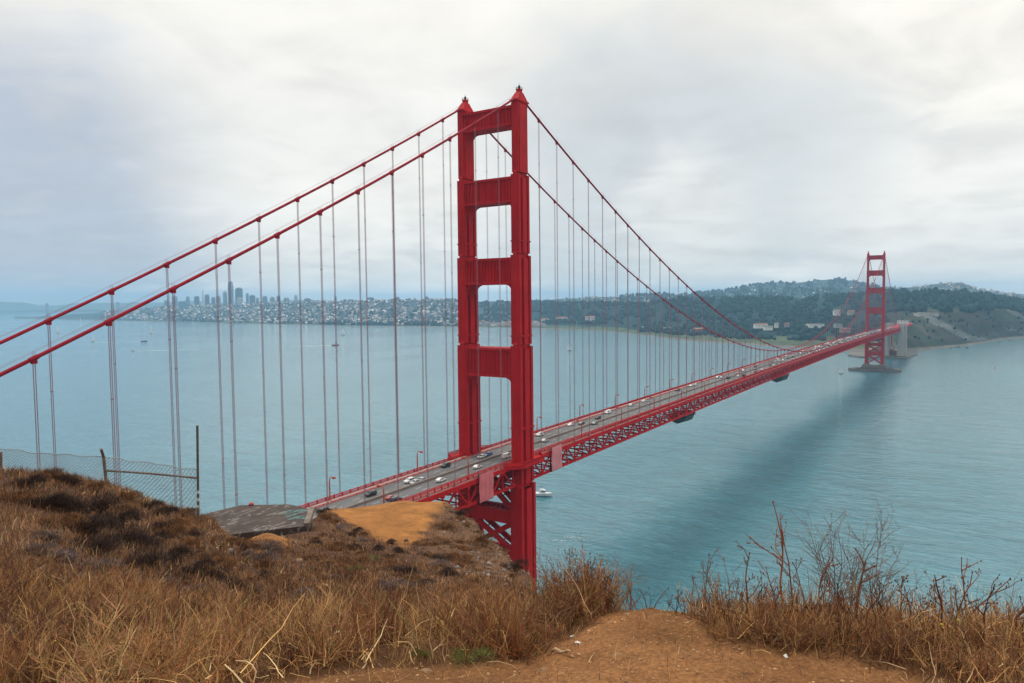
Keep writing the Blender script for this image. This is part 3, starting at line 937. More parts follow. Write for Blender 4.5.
def leg_mesh():
    b = MB()
    for i, (z0, z1, hx, hy) in enumerate(SEG):
        top = i == len(SEG) - 1
        # stepped cruciform plan, like a bundle of cells
        if top:
            b.box(-hx, hx, -hy * .82, hy * .82, z0, z1)
            b.box(-hx * .72, hx * .72, -hy, hy, z0, z1 - .8)
        else:
            b.box(-hx, hx, -hy * .36, hy * .36, z0, z1 + .0)
            # deep channels between the raised cells on the broad faces
            for sx in (-1, 1):
                for sy in (-1, 1):
                    xa, xb = sorted((sx * hx * .66, sx * hx * .97)); ya, yb = sorted((sy * hy * .36, sy * hy * .90))
                    b.box(xa, xb, ya, yb, z0, z1 - .9)
            b.box(-hx * .34, hx * .34, -hy, hy, z0, z1 - 2.0)
        # corner caps at the set-backs
        if not top:
            b.frustum((-hx, hx, -hy * .36, hy * .36, z1), (-hx * .88, hx * .88, -hy * .34, hy * .34, z1 + 1.1))
    for z in (127.2, 166.2, 89.0):              # inspection rings
        hx, hy = [(s[2], s[3]) for s in SEG if s[0] <= z < s[1]][0]
        b.box(-hx - .12, hx + .12, -hy - .12, hy + .12, z, z + .5)
    # plate joints
    z = 20.0
    while z < 218:
        hx, hy = [(s[2], s[3]) for s in SEG if s[0] <= z < s[1]][0]
        b.box(-hx * 1.006, hx * 1.006, -hy * .37, hy * .37, z, z + .2); b.box(-hx * .345, hx * .345, -hy * 1.006, hy * 1.006, z, z + .2)
        z += 7.3
    return b.mesh('leg', m_red)


STRUTS = [(213.2, 221.2, 1.8, 3.2), (182.4, 192.6, 2.15, 3.6), (148.9, 159.8, 2.45, 4.0), (110.2, 122.3, 2.75, 4.4)]


def portal_strut(z0, z1, hy, hx):
    """deep fluted strut between the legs with stepped brackets below its ends"""
    b = MB(); y1 = CY - hy * .8
    b.box(-hx, hx, -y1, y1, z0 + .9, z1 - .9)
    b.box(-hx - .75, hx + .75, -y1, y1, z1 - 1.0, z1)
    b.box(-hx - .75, hx + .75, -y1, y1, z0, z0 + 1.0)
    n = 15
    for k in range(n):
        y = -y1 + (k + .5) * 2 * y1 / n
        for s in (-1, 1):
            b.box(s * (hx + .2) - .22, s * (hx + .2) + .22, y - .20, y + .20, z0 + .9, z1 - .9)
    for s in (-1, 1):                            # stepped corner brackets under and small ones above
        e = CY - hy * .8
        arc = [(s * (e + .6), z0 - .003), (s * (e + .6), z0 - 4.2)]
        for k in range(8):
            a = k / 7 * pi / 2
            arc.append((s * (e - 2.9 + 2.9 * cos(a)), z0 - 4.2 + 4.2 * sin(a) * .93))
        arc.append((s * (e - 2.9), z0 - .003))
        b.prism_yz(arc if s < 0 else arc[::-1], -hx + .1, hx - .1)
        b.box(-hx + .5, hx - .5, min(s * (e + .4), s * (e - .9)), max(s * (e + .4), s * (e - .9)), z1 + .003, z1 + 1.1)
    return b.mesh('portal_strut', m_red)


def x_panel(z0, z1, hx=2.6, w=2.2):
    b = MB(); y1 = CY - 3.4
    for sx in (-hx, hx):
        b.bar((sx, -y1, z0), (sx, y1, z1), w * .5, w)
        b.bar((sx + .01, -y1, z1), (sx + .01, y1, z0), w * .5, w)
    for f in (.12, .3, .7, .88):
        y = -y1 + f * 2 * y1
        for za in (z0 + f * (z1 - z0), z1 - f * (z1 - z0)):
            b.bar((-hx, y, za), (hx, y, za), .4)
    return b.mesh('cross_bracing', m_red)


def low_strut(z0, z1, hx=3.6):
    b = MB(); y1 = CY - 2.9
    for s in (-1, 1):
        b.box(s * hx - .8, s * hx + .8, -y1, y1, z0, z1)
    for k in range(8):
        y = -y1 + (k + .5) * 2 * y1 / 8
        b.box(-hx + .8, hx - .8, y - .3, y + .3, z0 + .6, z1 - .6)
    return b.mesh('low_strut', m_red)


def saddle_mesh():
    b = MB(); hx, hy = 3.75, 1.8
    b.frustum((-hx - .5, hx + .5, -hy - .25, hy + .25, 222.6), (-hx - .5, hx + .5, -hy - .25, hy + .25, 223.3))
    b.frustum((-hx - .1, hx + .1, -hy, hy, 223.3), (-1.4, 1.4, -1.1, 1.1, 226.6))
    b.box(-.95, .95, -.9, .9, 226.6, 228.1)
    b.box(-1.1, 1.1, -1.05, 1.05, 227.8, 228.0)
    return b.mesh('saddle_housing', m_red)


def beacon_mesh():
    b = MB()
    for sx in (-1, 1):
        for sy in (-1, 1):
            b.bar((sx * 1.2, sy * 1.15, 229.3), (sx * 1.2, sy * 1.15, 230.5), .12)
    for z in (229.9, 230.5):
        for s in (-1, 1):
            b.bar((-1.2, s * 1.15, z), (1.2, s * 1.15, z), .1); b.bar((s * 1.2, -1.15, z), (s * 1.2, 1.15, z), .1)
    b.lathe([(.55, 229.4), (.55, 230.6), (.7, 230.7), (.45, 231.4), (.12, 231.9), (.07, 233.0)], sides=10)
    b.v = [(x * .8, y * .8, 228.0 + (z - 229.3) * .66) for x, y, z in b.v]
    return b.mesh('beacon', m_black)


legM, sadM, beaM = leg_mesh(), saddle_mesh(), beacon_mesh()
strM = [portal_strut(*s) for s in STRUTS]
xM = [x_panel(54, 71.5), x_panel(36.5, 48.5), x_panel(16, 30.5)]
lsM = [low_strut(48.5, 54), low_strut(31, 36.3)]


def pier_mesh(fender):
    b = MB()
    # pier shaft with buttressed, stepped sides
    b.box(-12, 12, -23, 23, -6, 8)
    b.frustum((-10.6, 10.6, -21.6, 21.6, 8), (-9.6, 9.6, -20.4, 20.4, 11.6))
    for s in (-1, 1):
        b.frustum((-8, 8, s * CY - 5.2, s * CY + 5.2, 11.6), (-6.6, 6.6, s * CY - 3.8, s * CY + 3.8, 14.6))
    for k in range(9):
        y = -20 + k * 5
        for s in (-1, 1):
            b.box(s * 12 - .35, s * 12 + .35, y - .8, y + .8, -6, 7.2)
    return b.mesh('pier', m_conc_d if fender else m_conc)


for X in (0.0, SPAN):
    tw = empty('tower', (X, 0, 0)); tw.parent = bridge
    for s in (-1, 1):
        o = link('leg', legM, tw); o.location.y = s * CY
        o = link('saddle_housing', sadM, tw); o.location.y = s * CY
        o = link('beacon', beaM, tw); o.location.y = s * CY
    for me in strM: link('portal_strut', me, tw)
    for me in xM: link('cross_bracing', me, tw)
    for me in lsM: link('low_strut', me, tw)
    link('pier', pier_mesh(X > 0), tw)
    if X > 0:                                    # concrete fender ring round the far pier
        b = MB(); n = 40; prof = []
        for k in range(n):
            a0, a1 = 2 * pi * k / n, 2 * pi * (k + 1) / n
            def P_(a, r, z): return (cos(a) * 24 * r, sin(a) * 46 * r, z)
            i0 = len(b.v)
            b.v += [P_(a0, 1, -6), P_(a1, 1, -6), P_(a1, 1, 4.6), P_(a0, 1, 4.6), P_(a0, .80, 4.6), P_(a1, .80, 4.6), P_(a0, .80, -6), P_(a1, .80, -6)]
            for q in ((0, 1, 2, 3), (3, 2, 5, 4), (4, 5, 7, 6)): b.face([i0 + j for j in q])
        b.build('fender_ring', m_conc_d, tw)

# main cables
xs = [-SIDE + i * 7.62 for i in range(int(SIDE / 7.62) + 1)] + [-2.0]
XS = list(np.linspace(-SIDE, -1.5, 46)) + [0] + list(np.linspace(1.5, SPAN - 1.5, 169)) + [SPAN] + list(np.linspace(SPAN + 1.5, SPAN + SIDE, 46))
hang_x = [-15.65 - 15.24 * k for k in range(21)] + [15.24 * k for k in range(1, 84)] + [SPAN + 15.65 + 15.24 * k for k in range(21)]
for s in (-1, 1):
    b = MB()
    pts = [(x, s * CY, min(zcable(x), 226.2)) for x in XS]
    b.tube(pts, 0.41, 10)
    for x in hang_x:                             # cable bands
        e = 0.8
        b.tube([(x - e, s * CY, zcable(x - e)), (x + e, s * CY, zcable(x + e))], 0.52, 10)
        b.box(x - .55, x + .55, s * CY - .3, s * CY + .3, zcable(x) - 1.1, zcable(x) - .3)
    for dy in (-.55, .55):                       # hand ropes above the cable
        b.tube([(x, s * CY + dy, min(zcable(x) + 1.35, 227)) for x in XS], 0.02, 4, caps=False)
    for x in hang_x:
        for dy in (-.55, .55):
            b.bar((x, s * CY + dy * .6, zcable(x) + .4), (x, s * CY + dy, zcable(x) + 1.4), .05)
    b.build('main_cable', m_cable, bridge, smooth=False)

# suspenders: the hundred nearest one by one, the others as one part
sus = []
for x in hang_x:
    for s in (-1, 1):
        zt, zb = zcable(x) - .9, zroad(x) - .4
        if zt - zb > 1.0:
            sus.append((sqrt((x - CAM[0]) ** 2 + (s * CY - CAM[1]) ** 2), x, s, zt, zb))
vis = lambda x: x > -262
sus.sort(key=lambda q: (not vis(q[1]), q[0]))


def rope_set(b, x, y, zt, zb):
    for dx in (-.20, .20):
        for dy in (-.13, .13):
            b.tube([(x + dx, y + dy, zb), (x + dx, y + dy, zt)], .046, 5, caps=False)
    n = max(1, int((zt - zb) / 30))
    for k in range(n):
        z = zb + (k + .5) * (zt - zb) / n
        b.box(x - .28, x + .28, y - .2, y + .2, z - .12, z + .12)
    b.box(x - .32, x + .32, y - .24, y + .24, zb - .3, zb + .9)


for d, x, s, zt, zb in sus[:100]:
    b = MB(); rope_set(b, 0, 0, zt - zb, 0); b.build('suspender', m_rope, bridge, loc=(x, s * CY, zb))
b = MB()
for d, x, s, zt, zb in sus[100:]:
    rope_set(b, x, s * CY, zt, zb)
tag(b.build('suspender', m_rope, bridge), kind='stuff')

# deck: built in short straight lengths that follow the camber
XD = sorted(set([-SIDE + 15.24 * k for k in range(23)] + [0.0] + [15.24 * k for k in range(1, 84)] + [SPAN] + [SPAN + 15.24 * k for k in range(1, 23)] + [SPAN + SIDE]))
XD = [x for x in XD if x > -320]


def strip(b, y0, y1, z0, z1, xs_=None):
    xs_ = xs_ or XD
    i0 = len(b.v)
    for x in xs_:
        z = zroad(x)
        b.v += [(x, y0, z + z0), (x, y1, z + z0), (x, y1, z + z1), (x, y0, z + z1)]
    for i in range(len(xs_) - 1):
        a = i0 + i * 4
        for k in range(4):
            b.face([a + k, a + k + 4, a + (k + 1) % 4 + 4, a + (k + 1) % 4])
    b.face([i0 + 3, i0 + 2, i0 + 1, i0]); e = i0 + 4 * (len(xs_) - 1); b.face([e, e + 1, e + 2, e + 3])


b = MB(); strip(b, -9.45, 9.45, -.5, 0.0)
b.mat = 1
for y in (-6.3, -3.15, 3.15, 6.3):               # dashed lane lines
    x = -320.0
    while x < SPAN + 330:
        z = zroad(x) + .006
        n = len(b.v); b.v += [(x, y - .09, z), (x + 3.6, y - .09, zroad(x + 3.6) + .006), (x + 3.6, y + .09, zroad(x + 3.6) + .006), (x, y + .09, z)]
        b.face([n, n + 1, n + 2, n + 3]); x += 11.0
b.build('roadway', [m_asph, m_paint], bridge)
b = MB(); strip(b, -.28, .28, 0.004, .82); b.build('median_barrier', m_median, bridge)
for s in (-1, 1):
    b = MB(); strip(b, min(s * 9.45, s * 13.2), max(s * 9.45, s * 13.2), -.5, .22); b.build('sidewalk', m_walk, bridge)
    # curb rail and outer railing
    b = MB(); y = s * 9.75
    strip(b, y - .12, y + .12, .25, .42); strip(b, y - .10, y + .10, .62, .80)
    for i in range(len(XD) - 1):
        for k in range(4):
            x = XD[i] + k * (XD[i + 1] - XD[i]) / 4
            z = zroad(x); b.box(x - .1, x + .1, y - .1, y + .1, z + .2, z + .8)
    b.build('curb_rail', m_red, bridge)
    b = MB(); y = s * 13.05
    strip(b, y - .14, y + .14, 1.28, 1.45); strip(b, y - .10, y + .10, .26, .42)
    for i in range(len(XD) - 1):
        L = XD[i + 1] - XD[i]
        for k in range(40):
            x = XD[i] + (k + .5) * L / 40
            z = zroad(x); big = k % 10 == 0
            w = .16 if big else .075
            b.box(x - w, x + w, y - (.18 if big else .05), y + (.18 if big else .05), z + .22, z + (1.6 if big else 1.3))
    b.build('railing', m_red, bridge)
    # stiffening truss
    b = MB(); y = s * CY; zt, zb = -1.3, -9.0
    strip(b, y - .45, y + .45, zt - .55, zt + .55)
    strip(b, y - .45, y + .45, zb - .5, zb + .5)
    strip(b, min(s * 13.2, s * 14.1), max(s * 13.2, s * 14.1), -.65, -.25)
    for i in range(len(XD) - 1):
        xa, xb = XD[i], XD[i + 1]; xm = (xa + xb) / 2
        za, zb_, zm = zroad(xa), zroad(xb), zroad(xm)
        b.bar((xa, y, za + zt), (xa, y, za + zb), .5, .5)
        b.bar((xm, y, zm + zt), (xm, y, zm + zb), .42, .42)
        b.bar((xa, y, za + zb), (xm, y, zm + zt), .62, .5)
        b.bar((xm, y, zm + zt), (xb, y, zb_ + zb), .62, .5)
        for xx, zz_ in ((xa, za), (xm, zm)):     # gusset plates
            b.box(xx - .75, xx + .75, y - .47, y + .47, zz_ + zt - 1.25, zz_ + zt - .5)
            b.box(xx - .75, xx + .75, y - .47, y + .47, zz_ + zb + .45, zz_ + zb + 1.2)
    b.build('stiffening_truss', m_red, bridge)
b = MB()
for i in range(len(XD) - 1):                     # floor beams, stringers and lower laterals
    for k in (0, .5):
        x = XD[i] + k * (XD[i + 1] - XD[i]); z = zroad(x)
        b.box(x - .25, x + .25, -13.2, 13.2, z - 2.6, z - .52)
        b.bar((x, -13.2, z - 9.0), (x, 13.2, z - 9.0), .5)
    xa, xb = XD[i], XD[i + 1]
    b.bar((xa, -13.2, zroad(xa) - 9.02), (xb, 13.2, zroad(xb) - 9.02), .4); b.bar((xa, 13.2, zroad(xa) - 8.98), (xb, -13.2, zroad(xb) - 8.98), .4)
for y in (-8, -5, -2, 2, 5, 8): strip(b, y - .2, y + .2, -1.3, -.53)
b.build('floor_framing', m_red, bridge)
# walkway bulging round the outside of each tower leg
for X in (0, SPAN):
    for s in (-1, 1):
        b = MB(); z = zroad(X)
        poly = [(-14, 13.0), (-8.5, 19.2), (8.5, 19.2), (14, 13.0)]
        pl = [(X + x, s * y) for x, y in poly]
        if s < 0: pl = pl[::-1]
        pl = pl[::-1]
        b.prism(pl, z - .95, z + .2)
        for (xa, ya), (xb, yb) in zip(poly[:-1], poly[1:]):
            L = sqrt((xb - xa) ** 2 + (yb - ya) ** 2); n = int(L / .4)
            for k in range(n + 1):
                f = k / n; x, y = X + xa + (xb - xa) * f, s * (ya + (yb - ya) * f)
                b.box(x - .07, x + .07, y - .07, y + .07, z + .2, z + 1.35)
            b.bar((X + xa, s * ya, z + 1.45), (X + xb, s * yb, z + 1.45), .26, .2)
            b.bar((X + xa, s * ya, z - .45), (X + xb, s * yb, z - .45), .3, 1.5)
        b.build('tower_walkway', m_red, bridge)

# end pylons of concrete and the further approach
for (X, sx, lab) in ((SPAN + SIDE + 4, 1, 'tall pale concrete pylon pair carrying the deck end behind the far tower'),):
    r = empty('concrete_pylon', (X, 0, 0))
    for s in (-1, 1):
        b = MB()
        b.frustum((-9, 9, s * 15 - 6, s * 15 + 6, -5), (-7.4, 7.4, s * 15 - 4.6, s * 15 + 4.6, 64))
        b.box(-6.6, 6.6, s * 15 - 4.0, s * 15 + 4.0, 64, 79)
        for dx in (-4.6, 0, 4.6):
            b.box(dx - .9, dx + .9, s * 15 - 6.4, s * 15 + 6.4, 4, 60)
        b.box(-7, 7, s * 15 - 4.4, s * 15 + 4.4, 79, 80.2)
        b.build('shaft', m_conc, r)
    b = MB(); b.box(-6, 6, -9.5, 9.5, 52, 64.5); b.build('cross_wall', m_conc, r)
    b = MB(); b.box(-15, 15, -26, 26, -6, 6); b.build('plinth', m_conc_d, r)
    tag(r, lab, 'pylon')
r = empty('concrete_pylon', (SPAN + SIDE + 100, 0, 0))
for s in (-1, 1):
    b = MB(); b.frustum((-6, 6, s * 15 - 5, s * 15 + 5, -2), (-5, 5, s * 15 - 4, s * 15 + 4, 70)); b.box(-5.4, 5.4, s * 15 - 4.4, s * 15 + 4.4, 70, 78); b.build('shaft', m_conc, r)
b = MB(); b.box(-4.6, 4.6, -10, 10, 50, 62); b.build('cross_wall', m_conc, r)
tag(r, 'further concrete pylon pair close to the cliff, behind the first pair', 'pylon')
# arch between the pylons
r = empty('approach_arch', (SPAN + SIDE, 0, 0)); tag(r, 'red steel arch between the two concrete pylon pairs', 'arch bridge')
for s in (-1, 1):
    b = MB(); pr = None
    for k in range(13):
        f = k / 12; p = Vector((10 + f * 84, s * 12, 22 + 36 * 4 * f * (1 - f)))
        if pr is not None: b.bar(pr, p, 1.2, 2.2)
        b.bar(p, (p.x, p.y, 66), .6); pr = p
    b.build('arch_rib', m_red, r)
b = MB(); b.box(12, 93, -13.6, 13.6, 66, 70.6); b.box(106, 330, -13.6, 13.6, 66, 70.6); b.build('deck', m_red, r)

# brick fort and sea wall at the foot of the bridge
m_brick = pmat('fort_brick', (0.24, 0.11, 0.09), (0.30, 0.15, 0.12), 0.9, 0.15)
r = empty('brick_fort', (SPAN + SIDE + 48, 26, 1.5)); tag(r, 'low brown brick fort under the bridge behind the far tower', 'fort')
b = MB(); Wf, Df, Hf = 62, 34, 15
for (x0, x1, y0, y1) in ((-Df, -Df + 7, -Wf / 2, Wf / 2), (Df - 7, Df, -Wf / 2, Wf / 2), (-Df + 7, Df - 7, -Wf / 2, -Wf / 2 + 7), (-Df + 7, Df - 7, Wf / 2 - 7, Wf / 2)):
    b.box(x0, x1, y0, y1, 0, Hf)
b.build('wall', m_brick, r)
b = MB()
for lv in (3, 8):
    for k in range(14):
        y = -Wf / 2 + 3 + k * 4.2
        b.box(-Df - .1, -Df + .2, y - .6, y + .6, lv, lv + 1.6)
b.build('embrasures', m_pane, r)
b = MB(); b.box(-Df - .6, Df + .6, -Wf / 2 - .6, -Wf / 2 + .4, Hf + .003, Hf + .8); b.box(-Df - .6, -Df + .4, -Wf / 2 + .4, Wf / 2, Hf + .003, Hf + .8); b.build('parapet', m_conc, r)
b = MB()
b.prism([(1600, -30), (1760, -40), (1760, 110), (1650, 100), (1605, 70)], -5, 3.2)
tag(b.build('sea_wall', m_conc_d), 'dark stone sea wall round the fort point behind the far pier', 'sea wall')

# pink tarpaulins hung on the truss either side of the near tower
m_tarp = pmat('faded_pink_tarp', (0.66, 0.17, 0.19), (0.56, 0.13, 0.15), 0.8, 0.5, bump=0.3, stretch=(1, 1, .4))
m_tarp2 = pmat('faded_pale_tarp', (0.68, 0.26, 0.27), (0.58, 0.20, 0.22), 0.8, 0.5, bump=0.3, stretch=(1, 1, .4))


def tarp(px0, px1, pyt0, pyt1, pyb0, pyb1, y, label, mt):
    """sheet in the plane y = const with a real frame behind it"""
    def hit(px, py):
        d = ray(px, py); return CAM + d * ((y - CAM[1]) / d[1])
    A, B, Cc, D = hit(px0, pyt0), hit(px1, pyt1), hit(px1, pyb1), hit(px0, pyb0)
    x0, x1 = (A[0] + D[0]) / 2, (B[0] + Cc[0]) / 2
    zt, zb = (A[2] + B[2]) / 2, (Cc[2] + D[2]) / 2
    r = empty('hanging_tarpaulin', (x0, y, zb))
    n, mm = 14, 18; Wd, Hh = x1 - x0, zt - zb; b = MB(); base = len(b.v)
    for i in range(n + 1):
        for j in range(mm + 1):
            f, g = i / n, j / mm
            b.v.append((f * Wd, -.25 * abs(sin(f * pi * 3.0)) * sin(g * pi * .9) - .12 * sin(g * 9 + f * 2), g * Hh + f * Wd * .012))
    for i in range(n):
        for j in range(mm):
            a = i * (mm + 1) + j; b.face([a, a + mm + 1, a + mm + 2, a + 1])
    o = b.build('sheet', mt, r)
    sm = o.modifiers.new('thick', 'SOLIDIFY'); sm.thickness = 0.06
    b = MB()
    for x in (0, Wd / 2, Wd): b.bar((x, .45, 0), (x, .45, Hh), .18)
    for z in (0.1, Hh / 2, Hh - .1): b.bar((0, .45, z), (Wd, .45, z), .18)
    b.box(-.1, Wd + .1, .3, 2.6, -.25, -.1); b.build('scaffold_frame', m_black, r)
    return tag(r, label, 'tarpaulin')


tarp(479.5, 493.5, 474.5, 470.5, 503.5, 497.5, -15.2, 'deep pink tarpaulin hung on the truss left of the near tower leg', m_tarp)
tarp(552, 562, 447.5, 444, 472.5, 466.5, -15.2, 'paler pink tarpaulin hung on the truss right of the near tower leg', m_tarp2)
# maintenance platforms slung below the far half of the truss
m_net = pmat('green_netting', (0.035, 0.075, 0.075), (0.055, 0.10, 0.095), 0.9, 0.4)
m_plank = pmat('weathered_plank', (0.36, 0.22, 0.15), (0.28, 0.16, 0.11), 0.9, 0.5)
for (px, py, L, hh, lab) in ((681, 419, 24, 4.2, 'nearer dark green work platform slung below the bridge truss'), (763, 378.5, 34, 4.6, 'farther dark green work platform slung below the bridge truss near mid span')):
    zpl = 61.0
    p = on_level(px, py, zpl)
    x = p[0]; zt = zroad(x) - 9.5
    r = empty('work_platform', (x, -6.0, zpl))
    b = MB(); hull(b, L, 15, hh * .9); b.build('netting', m_net, r)
    b = MB(); b.box(-L * .42, L * .3, -5.4, 5.4, hh * .92, hh * .92 + .3); b.box(-L * .2, L * .1, -5.2, -3.0, hh * .92 + .3, hh * .92 + 1.5); b.build('deck', m_plank, r)
    b = MB()
    for k in (-.36, -.1, .22):
        for s in (-1, 1): b.bar((k * L, s * 6.2, hh * .7), (k * L, s * 6.2, zt - zpl + .4), .3)
    for s in (-1, 1): b.bar((-L * .42, s * 6.2, hh * .9 + 1.4), (L * .3, s * 6.2, hh * .9 + 1.4), .15)
    b.build('hanger_frame', m_red, r)
    tag(r, lab, 'work platform')

# ---- street lamps on the deck
m_lamp = red_mat('lamp_post_paint', (0.52, 0.07, 0.04))
m_lens = pmat('lamp_lens', (0.55, 0.42, 0.22), (0.5, 0.38, 0.2), 0.3, 1.0)


def lamp_proto():
    r = empty('street_lamp')
    b = MB(); b.box(-.3, .3, -.3, .3, 0, .9); b.frustum((-.2, .2, -.2, .2, .9), (-.13, .13, -.13, .13, 7.2)); b.build('pole', m_lamp, r)
    b = MB(); pts = [(0, 0, 7.1), (0, -.25, 7.8), (0, -.9, 8.2), (0, -2.0, 8.2)]; b.tube(pts, .12, 6); b.build('arm', m_lamp, r)
    b = MB(); b.frustum((-.28, .28, -2.7, -1.7, 7.75), (-.38, .38, -2.8, -1.6, 8.35)); b.build('lantern', m_lamp, r)
    b = MB(); b.box(-.22, .22, -2.6, -1.8, 7.68, 7.75); b.build('lens', m_lens, r)
    return r


lp = lamp_proto(); first = True
for s in (1, -1):
    k = 0
    x = -128.0
    while x < SPAN + 300:
        if abs(x) > 18 and abs(x - SPAN) > 18:
            o = lp if first else copy_tree(lp); first = False
            o.location = (x, s * 12.6, zroad(x) + .2); o.rotation_euler.z = 0 if s > 0 else pi
            side = 'far east' if s > 0 else 'near west'
            if x < 0: lab = 'red street lamp on the %s walkway before the near tower' % side
            elif x < 320: lab = 'red street lamp on the %s walkway just past the near tower' % side
            elif x < 800: lab = 'red street lamp on the %s walkway around mid span' % side
            else: lab = 'tiny red street lamp on the %s walkway toward the far tower' % side
            tag(o, lab, 'street lamp', 'street lamps along the bridge deck')
        x += 45.72

# ---- traffic
m_tyre = pmat('tyre', (0.02, 0.02, 0.02), (0.03, 0.03, 0.03), 0.9, 3.0)
m_cwin = pmat('car_glass', (0.03, 0.04, 0.05), (0.05, 0.06, 0.07), 0.1, 1.0)
m_hl = pmat('headlight_glass', (0.75, 0.75, 0.72), (0.65, 0.65, 0.62), 0.2, 2.0)
m_tl = pmat('tail_light', (0.45, 0.02, 0.02), (0.4, 0.02, 0.02), 0.3, 2.0)
CPAINT = {}
for n_, c in dict(white=(.78, .78, .77), silver=(.48, .50, .52), black=(.025, .027, .03), grey=(.16, .17, .18), blue=(.04, .13, .34), red=(.38, .04, .04), beige=(.46, .40, .31)).items():
    m, t, b_ = new_mat('car_paint_' + n_)
    n1 = t.noise(t.add('ShaderNodeTexCoord').outputs['Object'], 1.5, 3)
    t.l.new(t.mix(n1, tuple(x * .9 for x in c), c), b_.inputs['Base Color']); b_.inputs['Roughness'].default_value = .3; b_.inputs['Coat Weight'].default_value = .4
    CPAINT[n_] = m
PROF = {   # side outlines (x forward, z), windows as (x,z) quads
    'car': ([(-2.2, .35), (2.2, .35), (2.28, .62), (2.1, .82), (1.0, .98), (.25, 1.45), (-1.05, 1.47), (-1.75, 1.05), (-2.2, .98), (-2.28, .6)], (.95, .28, -1.0, -1.6, 1.0, 1.40)),
    'suv': ([(-2.3, .4), (2.3, .4), (2.35, .8), (2.15, 1.05), (1.2, 1.15), (.6, 1.72), (-1.9, 1.76), (-2.25, 1.2), (-2.36, .7)], (1.1, .58, -1.85, -2.1, 1.14, 1.66)),
    'van': ([(-2.7, .4), (2.5, .4), (2.6, .9), (2.3, 1.2), (1.7, 2.05), (-2.65, 2.15), (-2.75, .7)], (2.1, 1.65, -.2, -.2, 1.25, 1.95)),
}


def car_parts(kind, paint):
    prof, (xf0, xf1, xb1, xb0, zw0, zw1) = PROF[kind]
    r = empty('car' if kind != 'van' else 'van')
    b = MB(); hw = .9; n = len(prof); i0 = 0
    for y, sc in ((-hw, .94), (-hw * .98, 1), (hw * .98, 1), (hw, .94)):
        zc_ = .75
        b.v += [(x * (1 if sc == 1 else .985), y * (1 - .16 * max(0, (z - zw0 + .1) / .6)), z) for x, z in prof]
    for l in range(3):
        for k in range(n):
            a, c = l * n + k, l * n + (k + 1) % n
            b.face([a, c, c + n, a + n])
    b.face(list(range(n))); b.face([3 * n + k for k in range(n)][::-1])
    b.build('body', paint, r)
    hwz = lambda z: hw * (1 - .16 * max(0, (z - zw0 + .1) / .6)) + .012
    for s in (-1, 1):
        b = MB(); mid = (xf1 + xb1) / 2
        for (xa0, xa1, xc1, xc0) in ((xf0 - .12, xf1 - .02, mid + .05, mid + .05), (mid - .05, mid - .05, xb1 + .05, xb0 + .1)):
            q = [(xa0, s * hwz(zw0), zw0), (xa1, s * hwz(zw1), zw1), (xc1, s * hwz(zw1), zw1), (xc0, s * hwz(zw0), zw0)]
            i = len(b.v); b.v += q + [(x, y * .97, z) for x, y, z in q]
            for f in ((0, 1, 2, 3), (0, 4, 5, 1), (1, 5, 6, 2), (2, 6, 7, 3), (3, 7, 4, 0)): b.face([i + k for k in f])
        b.build('side_window', m_cwin, r)
    b = MB()
    for (xa, za, xc, zc2, e) in ((xf0 + .03, zw0 + .02, xf1 + .06, zw1 + .02, .03), (xb0 - .1, zw0 + .05, xb1 - .05, zw1 + .02, -.03)):
        i = len(b.v); b.v += [(xa + e, -.74, za), (xa + e, .74, za), (xc + e, .66, zc2), (xc + e, -.66, zc2), (xa - e, -.74, za - .05), (xa - e, .74, za - .05), (xc - e, .66, zc2 - .05), (xc - e, -.66, zc2 - .05)]
        for f in ((0, 1, 2, 3), (7, 6, 5, 4), (0, 4, 5, 1), (1, 5, 6, 2), (2, 6, 7, 3), (3, 7, 4, 0)): b.face([i + k for k in f])
    b.build('windscreen', m_cwin, r)
    for sx in (-1.38, 1.38):
        for s in (-1, 1):
            b = MB(); n0 = 14; i = len(b.v)
            for yy in (s * .7, s * .92):
                b.v += [(sx + .34 * cos(2 * pi * k / n0), yy, .34 + .34 * sin(2 * pi * k / n0)) for k in range(n0)]
            for k in range(n0): b.face([i + k, i + (k + 1) % n0, i + n0 + (k + 1) % n0, i + n0 + k])
            b.face([i + k for k in range(n0)]); b.face([i + n0 + k for k in range(n0)][::-1])
            b.build('wheel', m_tyre, r)
    xe = max(p[0] for p in prof); xr = min(p[0] for p in prof)
    for s in (-1, 1):
        b = MB(); b.box(xe - .18, xe - .02, s * .62 - .17, s * .62 + .17, .62, .78); b.build('headlight', m_hl, r)
        b = MB(); b.box(xr + .0, xr + .14, s * .66 - .14, s * .66 + .14, .68, .9); b.build('tail_light', m_tl, r)
    return r


def car_simple(kind, paint):
    prof, wv = PROF[kind]
    b = MB(); b.prism_xz(prof, -.9, .9)
    b.mat = 1; xf0, xf1, xb1, xb0, zw0, zw1 = wv
    b.prism_xz([(xb0, zw0), (xf0 - .1, zw0), (xf1 - .02, zw1), (xb1, zw1)], -.905, .905)
    b.prism_xz([(xf0 - .02, zw0 + .03), (xf0 + .06, zw0), (xf1 + .1, zw1), (xf1, zw1)], -.75, .75)
    b.mat = 2
    for sx in (-1.38, 1.38): b.prism_xz([(sx + .34 * cos(k * pi / 4), .34 + .34 * sin(k * pi / 4)) for k in range(8)], -.91, .91)
    return b.mesh(kind, [paint, m_cwin, m_tyre])


